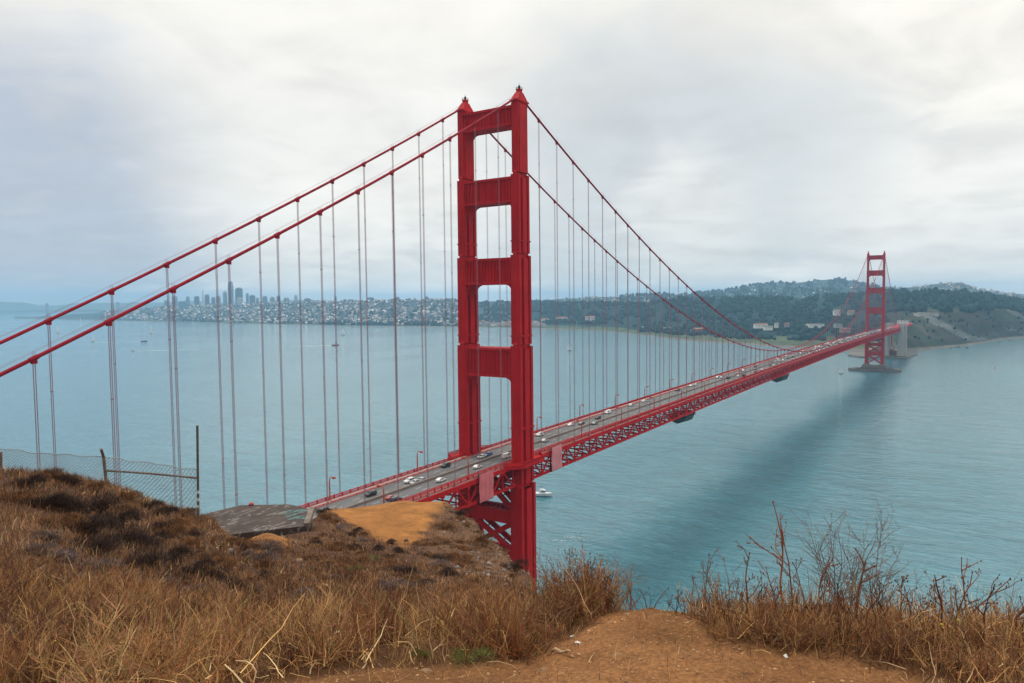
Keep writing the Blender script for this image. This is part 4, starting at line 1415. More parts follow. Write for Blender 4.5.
NEAR = [(372.5, 491.5, 'suv', 'black', 'dark suv alone in the far carriageway at the left end of the visible deck'), (393, 495, 'car', 'red', 'dark red car just above the bare dirt overlook'),
        (399.5, 497.5, 'suv', 'black', 'black suv beside the dark red car above the bare dirt overlook'), (407, 478.5, 'suv', 'white', 'white suv leading the trio left of the near tower'),
        (412, 479.5, 'car', 'silver', 'pale silver car tucked beside the white suv left of the near tower'), (421.5, 478, 'car', 'silver', 'silver car at the rear of the trio left of the near tower'),
        (440.5, 478, 'car', 'white', 'white car in the near carriageway left of the near tower'), (446, 464.5, 'suv', 'black', 'dark suv beside the base of the east tower leg'),
        (476, 465.5, 'car', 'white', 'white car in the near carriageway between the tower legs'), (479.5, 455.5, 'car', 'white', 'white car just behind the blue car between the tower legs'),
        (488, 453.8, 'car', 'blue', 'bright blue car between the tower legs'), (506, 456, 'van', 'white', 'white van half hidden by the near west tower leg'),
        (540, 435, 'suv', 'white', 'white suv just right of the near tower leg'), (547.5, 441, 'car', 'silver', 'pale car in the near lane right of the near tower leg'),
        (561.5, 424.5, 'car', 'white', 'white car in the far carriageway above the right pink tarpaulin'), (580.5, 424, 'car', 'black', 'black car ahead of the right pink tarpaulin'),
        (592, 424, 'car', 'grey', 'grey car following the black car past the near tower'), (600, 419, 'suv', 'black', 'black suv beside the white van past the near tower'),
        (606, 413.5, 'van', 'white', 'white van in the far carriageway past the near tower'), (619, 405.5, 'car', 'silver', 'silver car beyond the white van on the deck'),
        (646, 402.5, 'car', 'white', 'white car alone mid way past the near tower'), (672, 386.5, 'suv', 'white', 'white suv above the nearer work platform'),
        (673.5, 391.5, 'suv', 'black', 'black suv beside the white suv above the nearer work platform'), (690, 386, 'car', 'white', 'white car in the near lane beyond the nearer work platform')]
lanes = [-7.9, -4.7, -1.7, 1.7, 4.7, 7.9]
used = []
for px, py, kd, colr_, lab in NEAR:
    p = on_level(px, py, ZR + .8)
    y = min(lanes, key=lambda l: abs(l - p[1])); x = p[0]
    r = car_parts(kd, CPAINT[colr_]); r.location = (x, y, zroad(x) + .006); r.rotation_euler.z = 0 if y < 0 else pi
    tag(r, lab, 'van' if kd == 'van' else 'car', 'vehicles crossing the bridge'); used.append((x, y))
SIMPLE = {}
names = ['white', 'white', 'white', 'silver', 'silver', 'black', 'grey', 'grey', 'red', 'blue', 'beige']
x = 330.0
while x < SPAN + 340:
    for y in lanes:
        dens = .42 if x < 640 else .62
        if random.random() < dens:
            kd = random.choice(['car', 'car', 'suv', 'suv', 'van']); cl = random.choice(names)
            xx = x + random.uniform(-5, 5)
            if any(abs(xx - a) < 9 and abs(y - c) < 1 for a, c in used): continue
            used.append((xx, y))
            if (kd, cl) not in SIMPLE: SIMPLE[kd, cl] = car_simple(kd, CPAINT[cl])
            o = link('van' if kd == 'van' else 'car', SIMPLE[kd, cl], None, (xx, y, zroad(xx) + .006)); o.rotation_euler.z = 0 if y < 0 else pi
            where = 'before mid span' if x < 640 else ('past mid span' if x < 1000 else 'close to the far tower')
            tag(o, 'distant %s %s in the line of traffic %s' % (cl, kd, where), 'van' if kd == 'van' else 'car', 'vehicles crossing the bridge')
    x += 21.0 if x < 640 else 17.0

# ------------------------------------------------------------------ the near hill
# per picture column: (depth, image height of the ground there)
GT = {
    -420: [(3.2, 694), (6, 598), (10, 530), (14, 478), (17, 460), (22, 462), (34, 500), (46, 540), (60, 590), (90, 640), (160, 720), (230, 770), (330, 800)],
    -150: [(3.2, 694), (6, 600), (10, 536), (14, 484), (17, 466), (22, 466), (34, 500), (46, 540), (60, 590), (90, 640), (160, 720), (230, 770), (330, 800)],
    0:    [(3.2, 690), (6, 606), (10, 552), (14, 508), (17, 482), (19, 471), (22, 471), (34, 505), (46, 540), (60, 590), (90, 640), (160, 720), (230, 770), (330, 800)],
    50:   [(3.2, 690), (6, 612), (10, 560), (14, 521), (17, 494), (20.5, 473), (24, 474), (34, 510), (46, 545), (60, 595), (90, 640), (160, 720), (230, 770), (330, 800)],
    100:  [(3.2, 690), (6, 618), (10, 569), (14, 537), (18, 507), (22.5, 483), (26, 485), (34, 522), (46, 550), (60, 600), (90, 640), (160, 720), (230, 770), (330, 800)],
    150:  [(3.2, 690), (6, 625), (10, 580), (14, 554), (18, 530), (22, 508), (24.5, 501), (30, 508), (36, 530), (46, 555), (60, 600), (90, 640), (160, 720), (230, 770), (330, 800)],
    200:  [(3.2, 690), (6, 630), (10, 592), (14, 567), (18, 547), (22, 529), (25, 519), (30, 523), (36, 536), (42, 536), (50, 545), (62, 600), (90, 640), (160, 720), (330, 800)],
    232:  [(3.2, 690), (6, 634), (10, 603), (15, 581), (20, 562), (26, 547), (32, 540), (36, 543), (40, 543), (46, 532), (52, 545), (62, 600), (90, 640), (160, 720), (330, 800)],
    262:  [(3.2, 690), (6, 637), (10, 607), (16, 584), (22, 562), (28, 546), (34, 531), (37, 537), (40, 541), (46, 530), (52, 545), (62, 600), (90, 640), (160, 720), (330, 800)],
    300:  [(3.2, 690), (4.4, 644), (6, 630), (10, 611), (16, 591), (24, 570), (32, 553), (38, 538), (42, 529), (47, 524), (52, 525), (60, 545), (70, 600), (90, 640), (160, 720), (330, 800)],
    322:  [(3.2, 690), (4.4, 644), (6, 630), (10, 612), (16, 592), (24, 572), (32, 554), (40, 532), (46, 519), (52, 512), (58, 507), (64, 512), (74, 590), (90, 640), (160, 720), (330, 800)],
    350:  [(3.2, 690), (4.4, 644), (6, 630), (10, 612), (16, 593), (24, 575), (32, 557), (40, 539), (48, 523), (56, 511), (62, 506), (68, 512), (78, 590), (95, 640), (160, 720), (330, 800)],
    400:  [(3.2, 690), (4.4, 644), (6, 630), (10, 614), (18, 591), (30, 565), (40, 545), (48, 525), (56, 508), (63, 499), (68, 502), (78, 580), (95, 640), (160, 720), (330, 800)],
    442:  [(3.2, 690), (4.4, 644), (6, 630), (10, 617), (18, 595), (30, 570), (42, 544), (50, 522), (57, 504), (61, 498), (66, 512), (76, 600), (95, 650), (160, 730), (330, 800)],
    470:  [(3.2, 690), (4.4, 643), (6, 629), (10, 619), (18, 598), (30, 575), (42, 550), (50, 530), (55, 517), (59, 522), (64, 560), (76, 620), (95, 660), (160, 740), (330, 800)],
    500:  [(3.2, 690), (4.4, 642), (6, 628), (10, 620), (18, 604), (30, 580), (40, 560), (46, 548), (50, 546), (54, 562), (62, 620), (76, 650), (95, 690), (160, 750), (330, 800)],
    528:  [(3.2, 690), (4.4, 640), (6, 626), (10, 619), (18, 611), (28, 592), (36, 577), (40, 572), (44, 590), (52, 640), (62, 670), (76, 700), (95, 730), (160, 760), (330, 800)],
    560:  [(3.2, 690), (4.3, 632), (5.2, 617), (7, 618), (9, 618), (11, 640), (16, 690), (24, 740), (40, 800), (60, 840), (95, 850), (160, 850), (330, 850)],
    600:  [(3.2, 690), (4.3, 628), (4.8, 614), (5.4, 609), (6.4, 640), (9, 720), (14, 820), (24, 900), (40, 950), (60, 950), (95, 900), (160, 870), (330, 850)],
    650:  [(3.2, 690), (4.3, 618), (4.8, 605), (5.5, 630), (7, 720), (10, 860), (16, 950), (30, 1000), (60, 950), (95, 900), (160, 870), (330, 850)],
    700:  [(3.2, 690), (4.3, 624), (4.8, 611), (5.5, 640), (7, 740), (10, 870), (16, 950), (30, 1000), (60, 950), (95, 900), (160, 870), (330, 850)],
    800:  [(3.2, 690), (4.2, 630), (4.8, 611), (5.6, 650), (7, 750), (10, 870), (16, 950), (30, 1000), (60, 950), (95, 900), (160, 870), (330, 850)],
    900:  [(3.2, 691), (4.1, 640), (4.8, 618), (5.6, 660), (7, 750), (10, 870), (16, 950), (30, 1000), (60, 950), (95, 900), (160, 870), (330, 850)],
    1024: [(3.2, 693), (4.0, 650), (4.7, 626), (5.6, 670), (7, 760), (10, 880), (16, 950), (30, 1000), (60, 950), (95, 900), (160, 870), (330, 850)],
    1400: [(3.2, 710), (4.0, 685), (4.7, 665), (5.6, 680), (7, 770), (10, 880), (16, 950), (30, 1000), (60, 950), (95, 900), (160, 870), (330, 850)],
}
gcols = sorted(GT)
US = np.exp(np.linspace(math.log(0.3), math.log(330), 260))
GZ = np.zeros((len(gcols), len(US)))
for i, px in enumerate(gcols):
    u = np.array([q[0] for q in GT[px]]); z = np.array([at(px, q[1], q[0])[2] for q in GT[px]])
    z = np.maximum(z, -5.0)
    u = np.concatenate([[0.3], u]); z = np.concatenate([[z[0] + .04], z])
    # light smoothing of the profile in log depth
    zz_ = np.interp(np.log(US), np.log(u), z)
    k = np.array([1, 2, 3, 2, 1.]); k /= k.sum()
    zp = np.pad(zz_, 2, mode='edge')
    GZ[i] = np.convolve(zp, k, 'valid')
lgU = np.log(US)


def g_base(px, u):
    px = np.clip(px, gcols[0], gcols[-1])
    j = np.clip(np.searchsorted(gcols, px, side='right') - 1, 0, len(gcols) - 2)
    gc = np.array(gcols, float)
    f = (px - gc[j]) / (gc[j + 1] - gc[j]); f = f * f * (3 - 2 * f) * .6 + f * .4
    fi = np.clip((np.log(np.maximum(u, .3)) - lgU[0]) / (lgU[1] - lgU[0]), 0, len(US) - 1.001)
    k = fi.astype(int); g = fi - k
    a = GZ[j, k] * (1 - g) + GZ[j, k + 1] * g
    b_ = GZ[j + 1, k] * (1 - g) + GZ[j + 1, k + 1] * g
    return a * (1 - f) + b_ * f


def g_rough(x, y, u):
    n = 0.022 * fbm(x, y, 1.6, 1.0, 4) + 0.020 * fbm(x, y, 5.0, 4.0, 4)
    if u > 6:
        k = min(1.0, (u - 6) / 14)
        n += k * (0.16 * fbm(x, y, .33, 2.0, 5) + 0.10 * fbm(x, y, 1.1, 7.0, 4))
    if u > 30 :
        n += min(1, (u - 30) / 20) * .16 * fbm(x, y, .5, 8.0, 4)
    return n


def ground_uv(u, v):
    """ground points for arrays of depth u and sideways v (camera's heading)"""
    u = np.asarray(u, float); v = np.asarray(v, float)
    r = np.hypot(u, v)
    ang = np.clip(np.arctan2(v, u), -radians(50), radians(50))
    px = 512 + FPX * np.tan(ang)
    ue = r * np.cos(ang)
    z = g_base(px, ue)
    X = CAM[0] + u * FH[0] + v * RH[0]; Y = CAM[1] + u * FH[1] + v * RH[1]
    dz = np.array([g_rough(a, b_, c) for a, b_, c in zip(X.ravel(), Y.ravel(), ue.ravel())]).reshape(X.shape)
    bare = spot_mask(px, ue)
    return np.stack([X, Y, z + dz * (1 - .75 * bare)], -1), px, ue


def sm(a, b_, x):
    t_ = np.clip((x - a) / (b_ - a), 0, 1); return t_ * t_ * (3 - 2 * t_)


def spot_mask(px, u):
    """bare orange overlook: 1 inside"""
    lft = np.interp(u, [38, 42, 47, 54, 58, 66], [395, 372, 345, 322, 330, 352])
    rgt = np.interp(u, [38, 44, 52, 58, 66], [408, 418, 430, 444, 444])
    m = sm(lft - 7, lft + 7, px) * (1 - sm(rgt - 7, rgt + 7, px)) * sm(38, 42, u) * (1 - sm(64, 67, u))
    m2 = sm(218, 236, px) * (1 - sm(272, 290, px)) * sm(29, 32, u) * (1 - sm(36, 38, u))
    return np.maximum(m, m2 * .8)


EDGE_PX = [-200, 200, 260, 300, 350, 400, 450, 500, 540, 572, 596, 608, 618, 664, 674, 688, 702, 716, 745, 790, 840, 885, 930, 1200]
EDGE_U = None                # depth of the meadow's front edge, found from the ground below


def near_edge(px):
    return np.interp(px, EDGE_PX, EDGE_U)


def path_mask(px, u):
    e = near_edge(px)
    return (1 - sm(-.10, .22, u - e)) * (1 - sm(5.2, 5.8, u))


def ground_px(px, u):
    px = np.asarray(px, float); u = np.asarray(u, float)
    return ground_uv(u, (px - 512) / FPX * u)[0]


def project(P):
    d = np.asarray(P) - CAM; z = d @ _F
    return 512 + FPX * (d @ R2) / z, 341.5 - FPX * (d @ U2) / z


_uu = np.exp(np.linspace(math.log(3.0), math.log(75), 240))


def find_u(px, y):
    """depth at which the ground is first met along a picture ray"""
    P_ = np.zeros((len(_uu), 3)); v = (px - 512) / FPX * _uu
    P_[:, 0] = CAM[0] + _uu * FH[0] + v * RH[0]; P_[:, 1] = CAM[1] + _uu * FH[1] + v * RH[1]; P_[:, 2] = g_base(np.full(len(_uu), float(px)), _uu)
    yy = project(P_)[1]
    i = np.argmax(yy <= y) if (yy <= y).any() else len(_uu) - 1
    return _uu[i]


EDGE_Y = [720, 690, 683, 677, 672, 669, 667, 662, 654, 640, 624, 616, None, None, 611, 619, 631, 641, 650, 656, 663, 674, 688, 720]
EDGE_U = [7.0 if y is None else (3.05 if y > 688 else find_u(p, y)) for p, y in zip(EDGE_PX, EDGE_Y)]
angs = np.concatenate([np.arange(-180, -46, 4.0), np.arange(-46, 46, 0.3), np.arange(46, 181, 4.0)])
rs = np.exp(np.linspace(math.log(.35), math.log(420), 250))
A, Rr = np.meshgrid(np.radians(angs), rs, indexing='ij')
Vg, PXg, UEg = ground_uv(Rr * np.cos(A), Rr * np.sin(A))
na, nr = A.shape
I = np.arange(na * nr).reshape(na, nr)
Q = np.stack([I[:-1, :-1], I[:-1, 1:], I[1:, 1:], I[1:, :-1]], -1).reshape(-1, 4)[:, ::-1]
Vf, pf_, uf = Vg.reshape(-1, 3), PXg.ravel(), UEg.ravel()
pm, sp = path_mask(pf_, uf), spot_mask(pf_, uf)
nz1 = np.array([fbm(x, y, .8, 3.0, 4) for x, y, z in Vf]); nz2 = np.array([fbm(x, y, .25, 6.0, 4) for x, y, z in Vf])
hill = np.array((0.095, 0.048, 0.029))[None] * (1 + .5 * nz1[:, None]) + np.array((0.07, 0.042, 0.016))[None] * np.clip(nz2, 0, 1)[:, None]
rocky = (sm(405, 450, pf_) * sm(24, 34, uf))[:, None]
hill = hill * (1 - rocky * .8) + np.array((0.155, 0.085, 0.050))[None] * (1 + .5 * nz1[:, None]) * rocky * .8
litter = np.array((0.120, 0.058, 0.027))
nearm = (1 - sm(6, 11, uf))[:, None]
hill = hill * (1 - nearm) + litter[None] * (1 + .3 * nz1[:, None]) * nearm
dirt = np.array((0.315, 0.148, 0.060))[None] * (1 + .45 * nz1[:, None] + .3 * nz2[:, None])
pit = np.array((0.34, 0.150, 0.046))[None] * (1 + .34 * nz1[:, None] + .22 * nz2[:, None])
edge = np.clip(pm[:, None] + .25 * nz1[:, None] * (pm[:, None] > .05) * (pm[:, None] < .95), 0, 1)
colr = hill * (1 - edge) + dirt * edge
sp_ = np.clip(sp + .9 * nz1 * (sp > .03) * (sp < .97), 0, 1)[:, None]
colr = colr * (1 - sp_) + pit * sp_
m_ground, t, b = new_mat('hill_earth')
b.inputs['Roughness'].default_value = 0.95; b.inputs['Specular IOR Level'].default_value = 0.1
co = t.add('ShaderNodeTexCoord').outputs['Object']
vc = t.add('ShaderNodeAttribute', attribute_name='col').outputs[0]
nA = t.noise(co, 2.2, 8, 0.7); nB = t.noise(co, 38.0, 6, 0.7); nC = t.noise(co, 11.0, 6, 0.65)
c1 = t.mix(1.0, vc, t.ramp(nA, [(0.3, 0.72), (0.7, 1.28)]), 'MULTIPLY')
c1 = t.mix(1.0, c1, t.ramp(nB, [(0.32, 0.62), (0.5, 1.0), (0.68, 1.45)]), 'MULTIPLY')
c1 = t.mix(t.ramp(nC, [(0.56, 0.0), (0.68, 0.6)]), c1, (0.13, 0.060, 0.028))
t.l.new(c1, b.inputs['Base Color'])
hh = t.math('ADD', t.math('MULTIPLY', nB, 0.5), t.math('MULTIPLY', nC, 1.4))
bp = t.add('ShaderNodeBump', {'Strength': 1.0, 'Distance': 0.045, 'Height': hh}); t.l.new(bp.outputs[0], b.inputs['Normal'])
tag(link('ground', np_mesh('ground', Vf, Q, m_ground, np.clip(colr, .005, .8), smooth=True)), kind='structure')

# ------------------------------------------------------------------ dry vegetation
m_grass = vcol_mat('dry_grass', 0.85, 0.15, 0.18, 3.0)


def ribbons(P0, L, az, lean, curl, w, col, nseg=4, tip=0.25):
    """thin tapering curved blades; returns V, F, C"""
    n = len(P0); s = np.linspace(0, 1, nseg + 1)
    th = lean[:, None] + curl[:, None] * s[None]
    dl = (L / nseg)[:, None]
    hx = np.concatenate([np.zeros((n, 1)), np.cumsum(np.sin(th[:, :-1]) * dl, 1)], 1)
    hz = np.concatenate([np.zeros((n, 1)), np.cumsum(np.cos(th[:, :-1]) * dl, 1)], 1)
    C_ = np.stack([P0[:, None, 0] + hx * np.cos(az)[:, None], P0[:, None, 1] + hx * np.sin(az)[:, None], P0[:, None, 2] + hz], -1)
    wob = RNG.normal(0, 1, (n, nseg + 1, 3)) * (L * .02)[:, None, None]; wob[:, 0] = 0
    C_ = C_ + wob
    tw = RNG.uniform(0, pi, n)
    wv = np.stack([-np.sin(az) * np.cos(tw) + np.cos(az) * np.sin(tw), np.cos(az) * np.cos(tw) + np.sin(az) * np.sin(tw), np.zeros(n)], -1)
    ww = (w[:, None] * (1 - (1 - tip) * s[None]))[..., None] * .5 * wv[:, None, :]
    V = np.stack([C_ - ww, C_ + ww], 2).reshape(-1, 3)            # n*(nseg+1)*2
    base = (np.arange(n) * (nseg + 1) * 2)[:, None] + (np.arange(nseg) * 2)[None]
    F = np.stack([base, base + 1, base + 3, base + 2], -1).reshape(-1, 4)
    return V, F, np.repeat(col, (nseg + 1) * 2, 0)


STRAW = np.array([(0.60, 0.37, 0.14), (0.44, 0.235, 0.085), (0.27, 0.115, 0.048), (0.13, 0.056, 0.030), (0.66, 0.46, 0.25), (0.33, 0.165, 0.062), (0.07, 0.034, 0.022)])




def scatter(px0, px1, u0, u1, n):
    px = RNG.uniform(px0, px1, n); u = np.sqrt(RNG.uniform(u0 ** 2, u1 ** 2, n))
    return px, u


parts = []


def add_blades(px, u, L0, L1, w0, w1, lean_s, curl_s, pal, probs, nseg=4, dip=.02):
    P_ = ground_px(px, u); P_[:, 2] -= dip * (1 if dip > 0 else RNG.uniform(-.2, 1, len(px)))
    n = len(px)
    L = RNG.uniform(L0, L1, n) * RNG.uniform(.6, 1.0, n)
    col = pal[RNG.choice(len(pal), n, p=probs)] * RNG.uniform(.75, 1.25, (n, 1))
    pt = np.array([fbm(a, b_, .9, 31.0, 3) for a, b_ in P_[:, :2]])[:, None]
    col = col * (1 + np.clip(pt, -.9, .9) * np.array([(.75, .85, .9)]))
    parts.append(ribbons(P_, L, RNG.uniform(0, 2 * pi, n), np.abs(RNG.normal(0, lean_s, n)), RNG.normal(0, curl_s, n) + .25, RNG.uniform(w0, w1, n), col, nseg))


PR = np.array([.2, .22, .2, .12, .08, .13, .05])
# left meadow in front: thick tangles of dead stalks, in tufts
px, u = scatter(-170, 618, 2.9, 11, 26000)
clump = np.array([fbm(a * u_ * .01, u_ * 2.0, .9, 11.0, 4) for a, u_ in zip(px, u)])
k = (u > near_edge(px) + .10 * RNG.normal(0, 1, len(u))) & (u < np.interp(px, [-200, 200, 480, 560, 600, 618], [7.2, 7.6, 7.4, 7.2, 5.8, 5.3]) * (1 + .08 * RNG.normal(0, 1, len(u)))) & (clump > RNG.uniform(-.75, .4, len(u)))
px, u, clump = px[k], u[k], clump[k]
r_ = RNG.random(len(px))
a1, a2, a3 = r_ < .40, (r_ >= .40) & (r_ < .80), r_ >= .80
add_blades(px[a1][::2], u[a1][::2], .14, .40, .0025, .006, .8, 1.0, STRAW, PR)
tp, tu = scatter(-170, 612, 3.0, 11, 230)
kt = (tu > near_edge(tp) + .03) & (tu < np.interp(tp, [-200, 200, 480, 560, 600, 618], [7.2, 7.6, 7.4, 7.2, 5.8, 5.3]))
tp, tu = tp[kt], tu[kt]
TC = ground_px(tp, tu); NB = 48
cen = np.repeat(TC, NB, 0); n_ = len(cen); sc_ = np.repeat(RNG.uniform(.55, 1.25, len(TC)), NB)
cen[:, :2] += RNG.normal(0, .055, (n_, 2)) * sc_[:, None]; cen[:, 2] -= .02
wind = np.repeat(RNG.normal(0, .5, len(TC)), NB)
colT = np.repeat(STRAW[RNG.choice(len(STRAW), len(TC), p=PR)], NB, 0) * .5 + STRAW[RNG.choice(len(STRAW), n_, p=PR)] * .5
parts.append(ribbons(cen, RNG.uniform(.16, .52, n_) * sc_, RNG.normal(0, 1.3, n_) + YAW - pi / 2 + np.sign(wind) * 0 + wind * 2, np.abs(RNG.normal(.1, .45, n_)), RNG.normal(.5, .8, n_), RNG.uniform(.0025, .007, n_), colT * RNG.uniform(.7, 1.3, (n_, 1)), 5))
add_blades(px[a2], u[a2], .16, .52, .003, .0075, 1.15, .9, STRAW, PR, 5, -.10)     # broken, lying across each other
add_blades(px[a3], u[a3], .12, .40, .005, .011, .8, 1.4, STRAW, np.array([.28, .2, .12, .06, .22, .1, .02]), 5, -.05)
# right verge
px, u = scatter(690, 1180, 3.2, 6.4, 24000)
clump = np.array([fbm(a * u_ * .01, u_ * 2.0, .9, 15.0, 4) for a, u_ in zip(px, u)])
k = (u > near_edge(px) + .10 * RNG.normal(0, 1, len(u))) & (u < 5.9) & (clump > RNG.uniform(-.8, .4, len(u)))
px, u = px[k], u[k]
kk = RNG.random(len(px)) < .55
PD = np.array([.12, .2, .26, .18, .05, .1, .09])
q4 = RNG.random(len(px))
add_blades(px[q4 < .3], u[q4 < .3], .06, .21, .002, .005, .7, 1.2, STRAW, PD)
add_blades(px[q4 >= .3], u[q4 >= .3], .10, .32, .0025, .007, 1.25, .6, STRAW, PD, 5, -.09)
# low litter on the edges of the path
px, u = scatter(260, 1040, 3.0, 5.3, 9000)
k = RNG.random(len(px)) > path_mask(px, u) * .72
add_blades(px[k], u[k], .04, .16, .0015, .004, 1.35, .2, STRAW, PD, 3, .0)
V = np.concatenate([p[0] for p in parts]); off = np.cumsum([0] + [len(p[0]) for p in parts[:-1]])
F = np.concatenate([p[1] + o for p, o in zip(parts, off)]); C = np.concatenate([p[2] for p in parts])
tag(link('dry_grass', np_mesh('dry_grass', V, F, m_grass, C)), 'tangled straw coloured dry grass covering the near hilltop beside the path', 'grass', kind='stuff')

# scrubby ground cover over the hillside further away
parts = []
SCRUB = np.array([(0.31, 0.140, 0.060), (0.21, 0.100, 0.050), (0.085, 0.055, 0.046), (0.40, 0.24, 0.115), (0.26, 0.19, 0.155), (0.11, 0.11, 0.05), (0.50, 0.33, 0.17)])
PS = np.array([.33, .24, .16, .11, .06, .06, .04])
bunk = lambda px, u: (px > 180) & (px < 314) & (u > 38.5) & (u < 47)
for (u0, u1, n, L0, L1, w0, w1) in ((6.6, 16, 66000, .10, .30, .006, .016), (15, 30, 70000, .12, .34, .014, .032), (28, 64, 70000, .14, .38, .024, .055)):
    px, u = scatter(-170, 560, u0, u1, n)
    cl = np.array([fbm(a * u_ * .004, u_ * .7, .8, 21.0, 4) for a, u_ in zip(px, u)])
    k = (spot_mask(px, u) < RNG.uniform(.05, .6, len(px))) & ~bunk(px, u) & (cl > RNG.uniform(-.8, .3, len(px)))
    k &= ~((px > 405) & (u > 30) & (RNG.random(len(px)) < .45))
    add_blades(px[k], u[k], L0, L1, w0, w1, .95, .8, SCRUB, PS, 3)
V = np.concatenate([p[0] for p in parts]); off = np.cumsum([0] + [len(p[0]) for p in parts[:-1]])
F = np.concatenate([p[1] + o for p, o in zip(parts, off)]); C = np.concatenate([p[2] for p in parts])
tag(link('scrub', np_mesh('scrub', V, F, m_grass, C)), 'low rust brown scrub and dead grass over the slope toward the overlook', 'scrub', kind='stuff')

# pebbles and stones
m_stone = vcol_mat('stone', 0.9, 0.2, 0.3, 12.0)
px, u = scatter(300, 960, 3.0, 5.2, 4200)
k = path_mask(px, u) > .3; P = ground_px(px[k], u[k])
R = RNG.gamma(1.1, .0022, len(P)) + .0016; R = np.minimum(R, .015)
P[:, 2] += R * .1
col = np.array((0.34, 0.19, 0.085))[None] * RNG.uniform(.45, 1.5, (len(P), 1)) + RNG.uniform(0, .05, (len(P), 1))
tag(blobs('pebbles', P, R, R * .6, col, m_stone), 'loose tan pebbles and crumbs of earth on the dirt path', 'pebbles', kind='stuff')
px, u = scatter(440, 530, 28, 58, 800)
P1_ = ground_px(px, u)
px2, u2 = scatter(200, 420, 20, 42, 60)
P = np.concatenate([P1_, ground_px(px2, u2)])
R = RNG.gamma(1.2, .03, len(P)) + .025; R = np.minimum(R, .16); P[:, 2] += R * .15
col = np.array((0.20, 0.165, 0.145))[None] * RNG.uniform(.35, 1.5, (len(P), 1)) * np.where(RNG.random((len(P), 1)) < .4, np.array([(1.0, .75, .55)]), np.array([(1., 1., 1.)]))
tag(blobs('loose_stones', P, R, R * .7, col, m_stone), 'grey broken stones strewn on the steep slope below the overlook', 'stones', kind='stuff')

# ---- shrubs on the hillside, each on its own
def shrub_mesh(name, kind, seed):
    rng = np.random.default_rng(seed)
    n = {'dark': 3000, 'rust': 2400, 'grey': 2400, 'green': 1800}[kind]
    pal = {'dark': [(0.045, 0.030, 0.028), (0.070, 0.042, 0.034), (0.030, 0.022, 0.022), (0.095, 0.06, 0.045)],
           'rust': [(0.22, 0.100, 0.044), (0.14, 0.068, 0.036), (0.32, 0.165, 0.07), (0.08, 0.045, 0.03)],
           'grey': [(0.19, 0.14, 0.13), (0.12, 0.09, 0.088), (0.26, 0.19, 0.17), (0.07, 0.052, 0.05)],
           'green': [(0.115, 0.135, 0.035), (0.16, 0.17, 0.05), (0.075, 0.09, 0.025), (0.20, 0.19, 0.07)]}[kind]
    pal = np.array(pal)
    # several overlapping lobes of upright twigs
    nl = 7; lobes = np.stack([rng.uniform(-.55, .55, nl), rng.uniform(-.55, .55, nl), rng.uniform(.05, .25, nl), rng.uniform(.28, .55, nl)], -1)
    li = rng.integers(0, nl, n); d = rng.normal(0, 1, (n, 3)); d[:, 2] = np.abs(d[:, 2]); d /= np.linalg.norm(d, axis=1)[:, None]
    rr = rng.uniform(.45, 1.0, n) ** .5
    P_ = lobes[li, :3] + d * (lobes[li, 3] * rr)[:, None] * np.array([1, 1, .9])
    az = np.arctan2(d[:, 1], d[:, 0]) + rng.normal(0, .5, n)
    lean = np.clip(np.arccos(d[:, 2]) * .75 + rng.normal(0, .3, n), 0, 1.5)
    L = rng.uniform(.07, .20, n); w = rng.uniform(.008, .022, n)
    lv = rng.uniform(.6, 1.35, nl)
    col = pal[rng.integers(0, len(pal), n)] * lv[li][:, None]
    V, F, C = ribbons(P_, L, az, lean, rng.normal(0, .5, n), w, col, 2, .3)
    return np_mesh(name, V, F, m_grass, C)


SH = {k: [shrub_mesh('shrub', k, 100 * j + i) for i in range(4)] for j, k in enumerate(('dark', 'rust', 'grey', 'green'))}


def stems_mesh(seed):
    rng = random.Random(seed); b = MB()
    for k in range(14):
        a = rng.uniform(0, 2 * pi); r = rng.uniform(.25, .7)
        b.tube([(0, 0, -.12), (cos(a) * r * .4, sin(a) * r * .4, .2), (cos(a) * r, sin(a) * r, .5)], [.022, .014, .006], 4, caps=False)
    return b.mesh('stems', m_stem)


m_stem = pmat('dry_stem', (0.10, 0.052, 0.030), (0.16, 0.085, 0.045), 0.9, 6.0)
STM = [stems_mesh(i) for i in range(3)]


def shrub(px, y, kind, wpx, hfac, label, group):
    u = find_u(px, y); P_ = ground_px([px], [u])[0]
    s = wpx * u / FPX / 1.7
    o = link('shrub', random.choice(SH[kind]), None, tuple(P_ - np.array((0, 0, .10 * s)))); o.scale = (s, s, s * hfac * 1.25); o.rotation_euler.z = random.uniform(0, 6.28)
    c = link('stems', random.choice(STM), o)
    return tag(o, label, 'shrub', group)


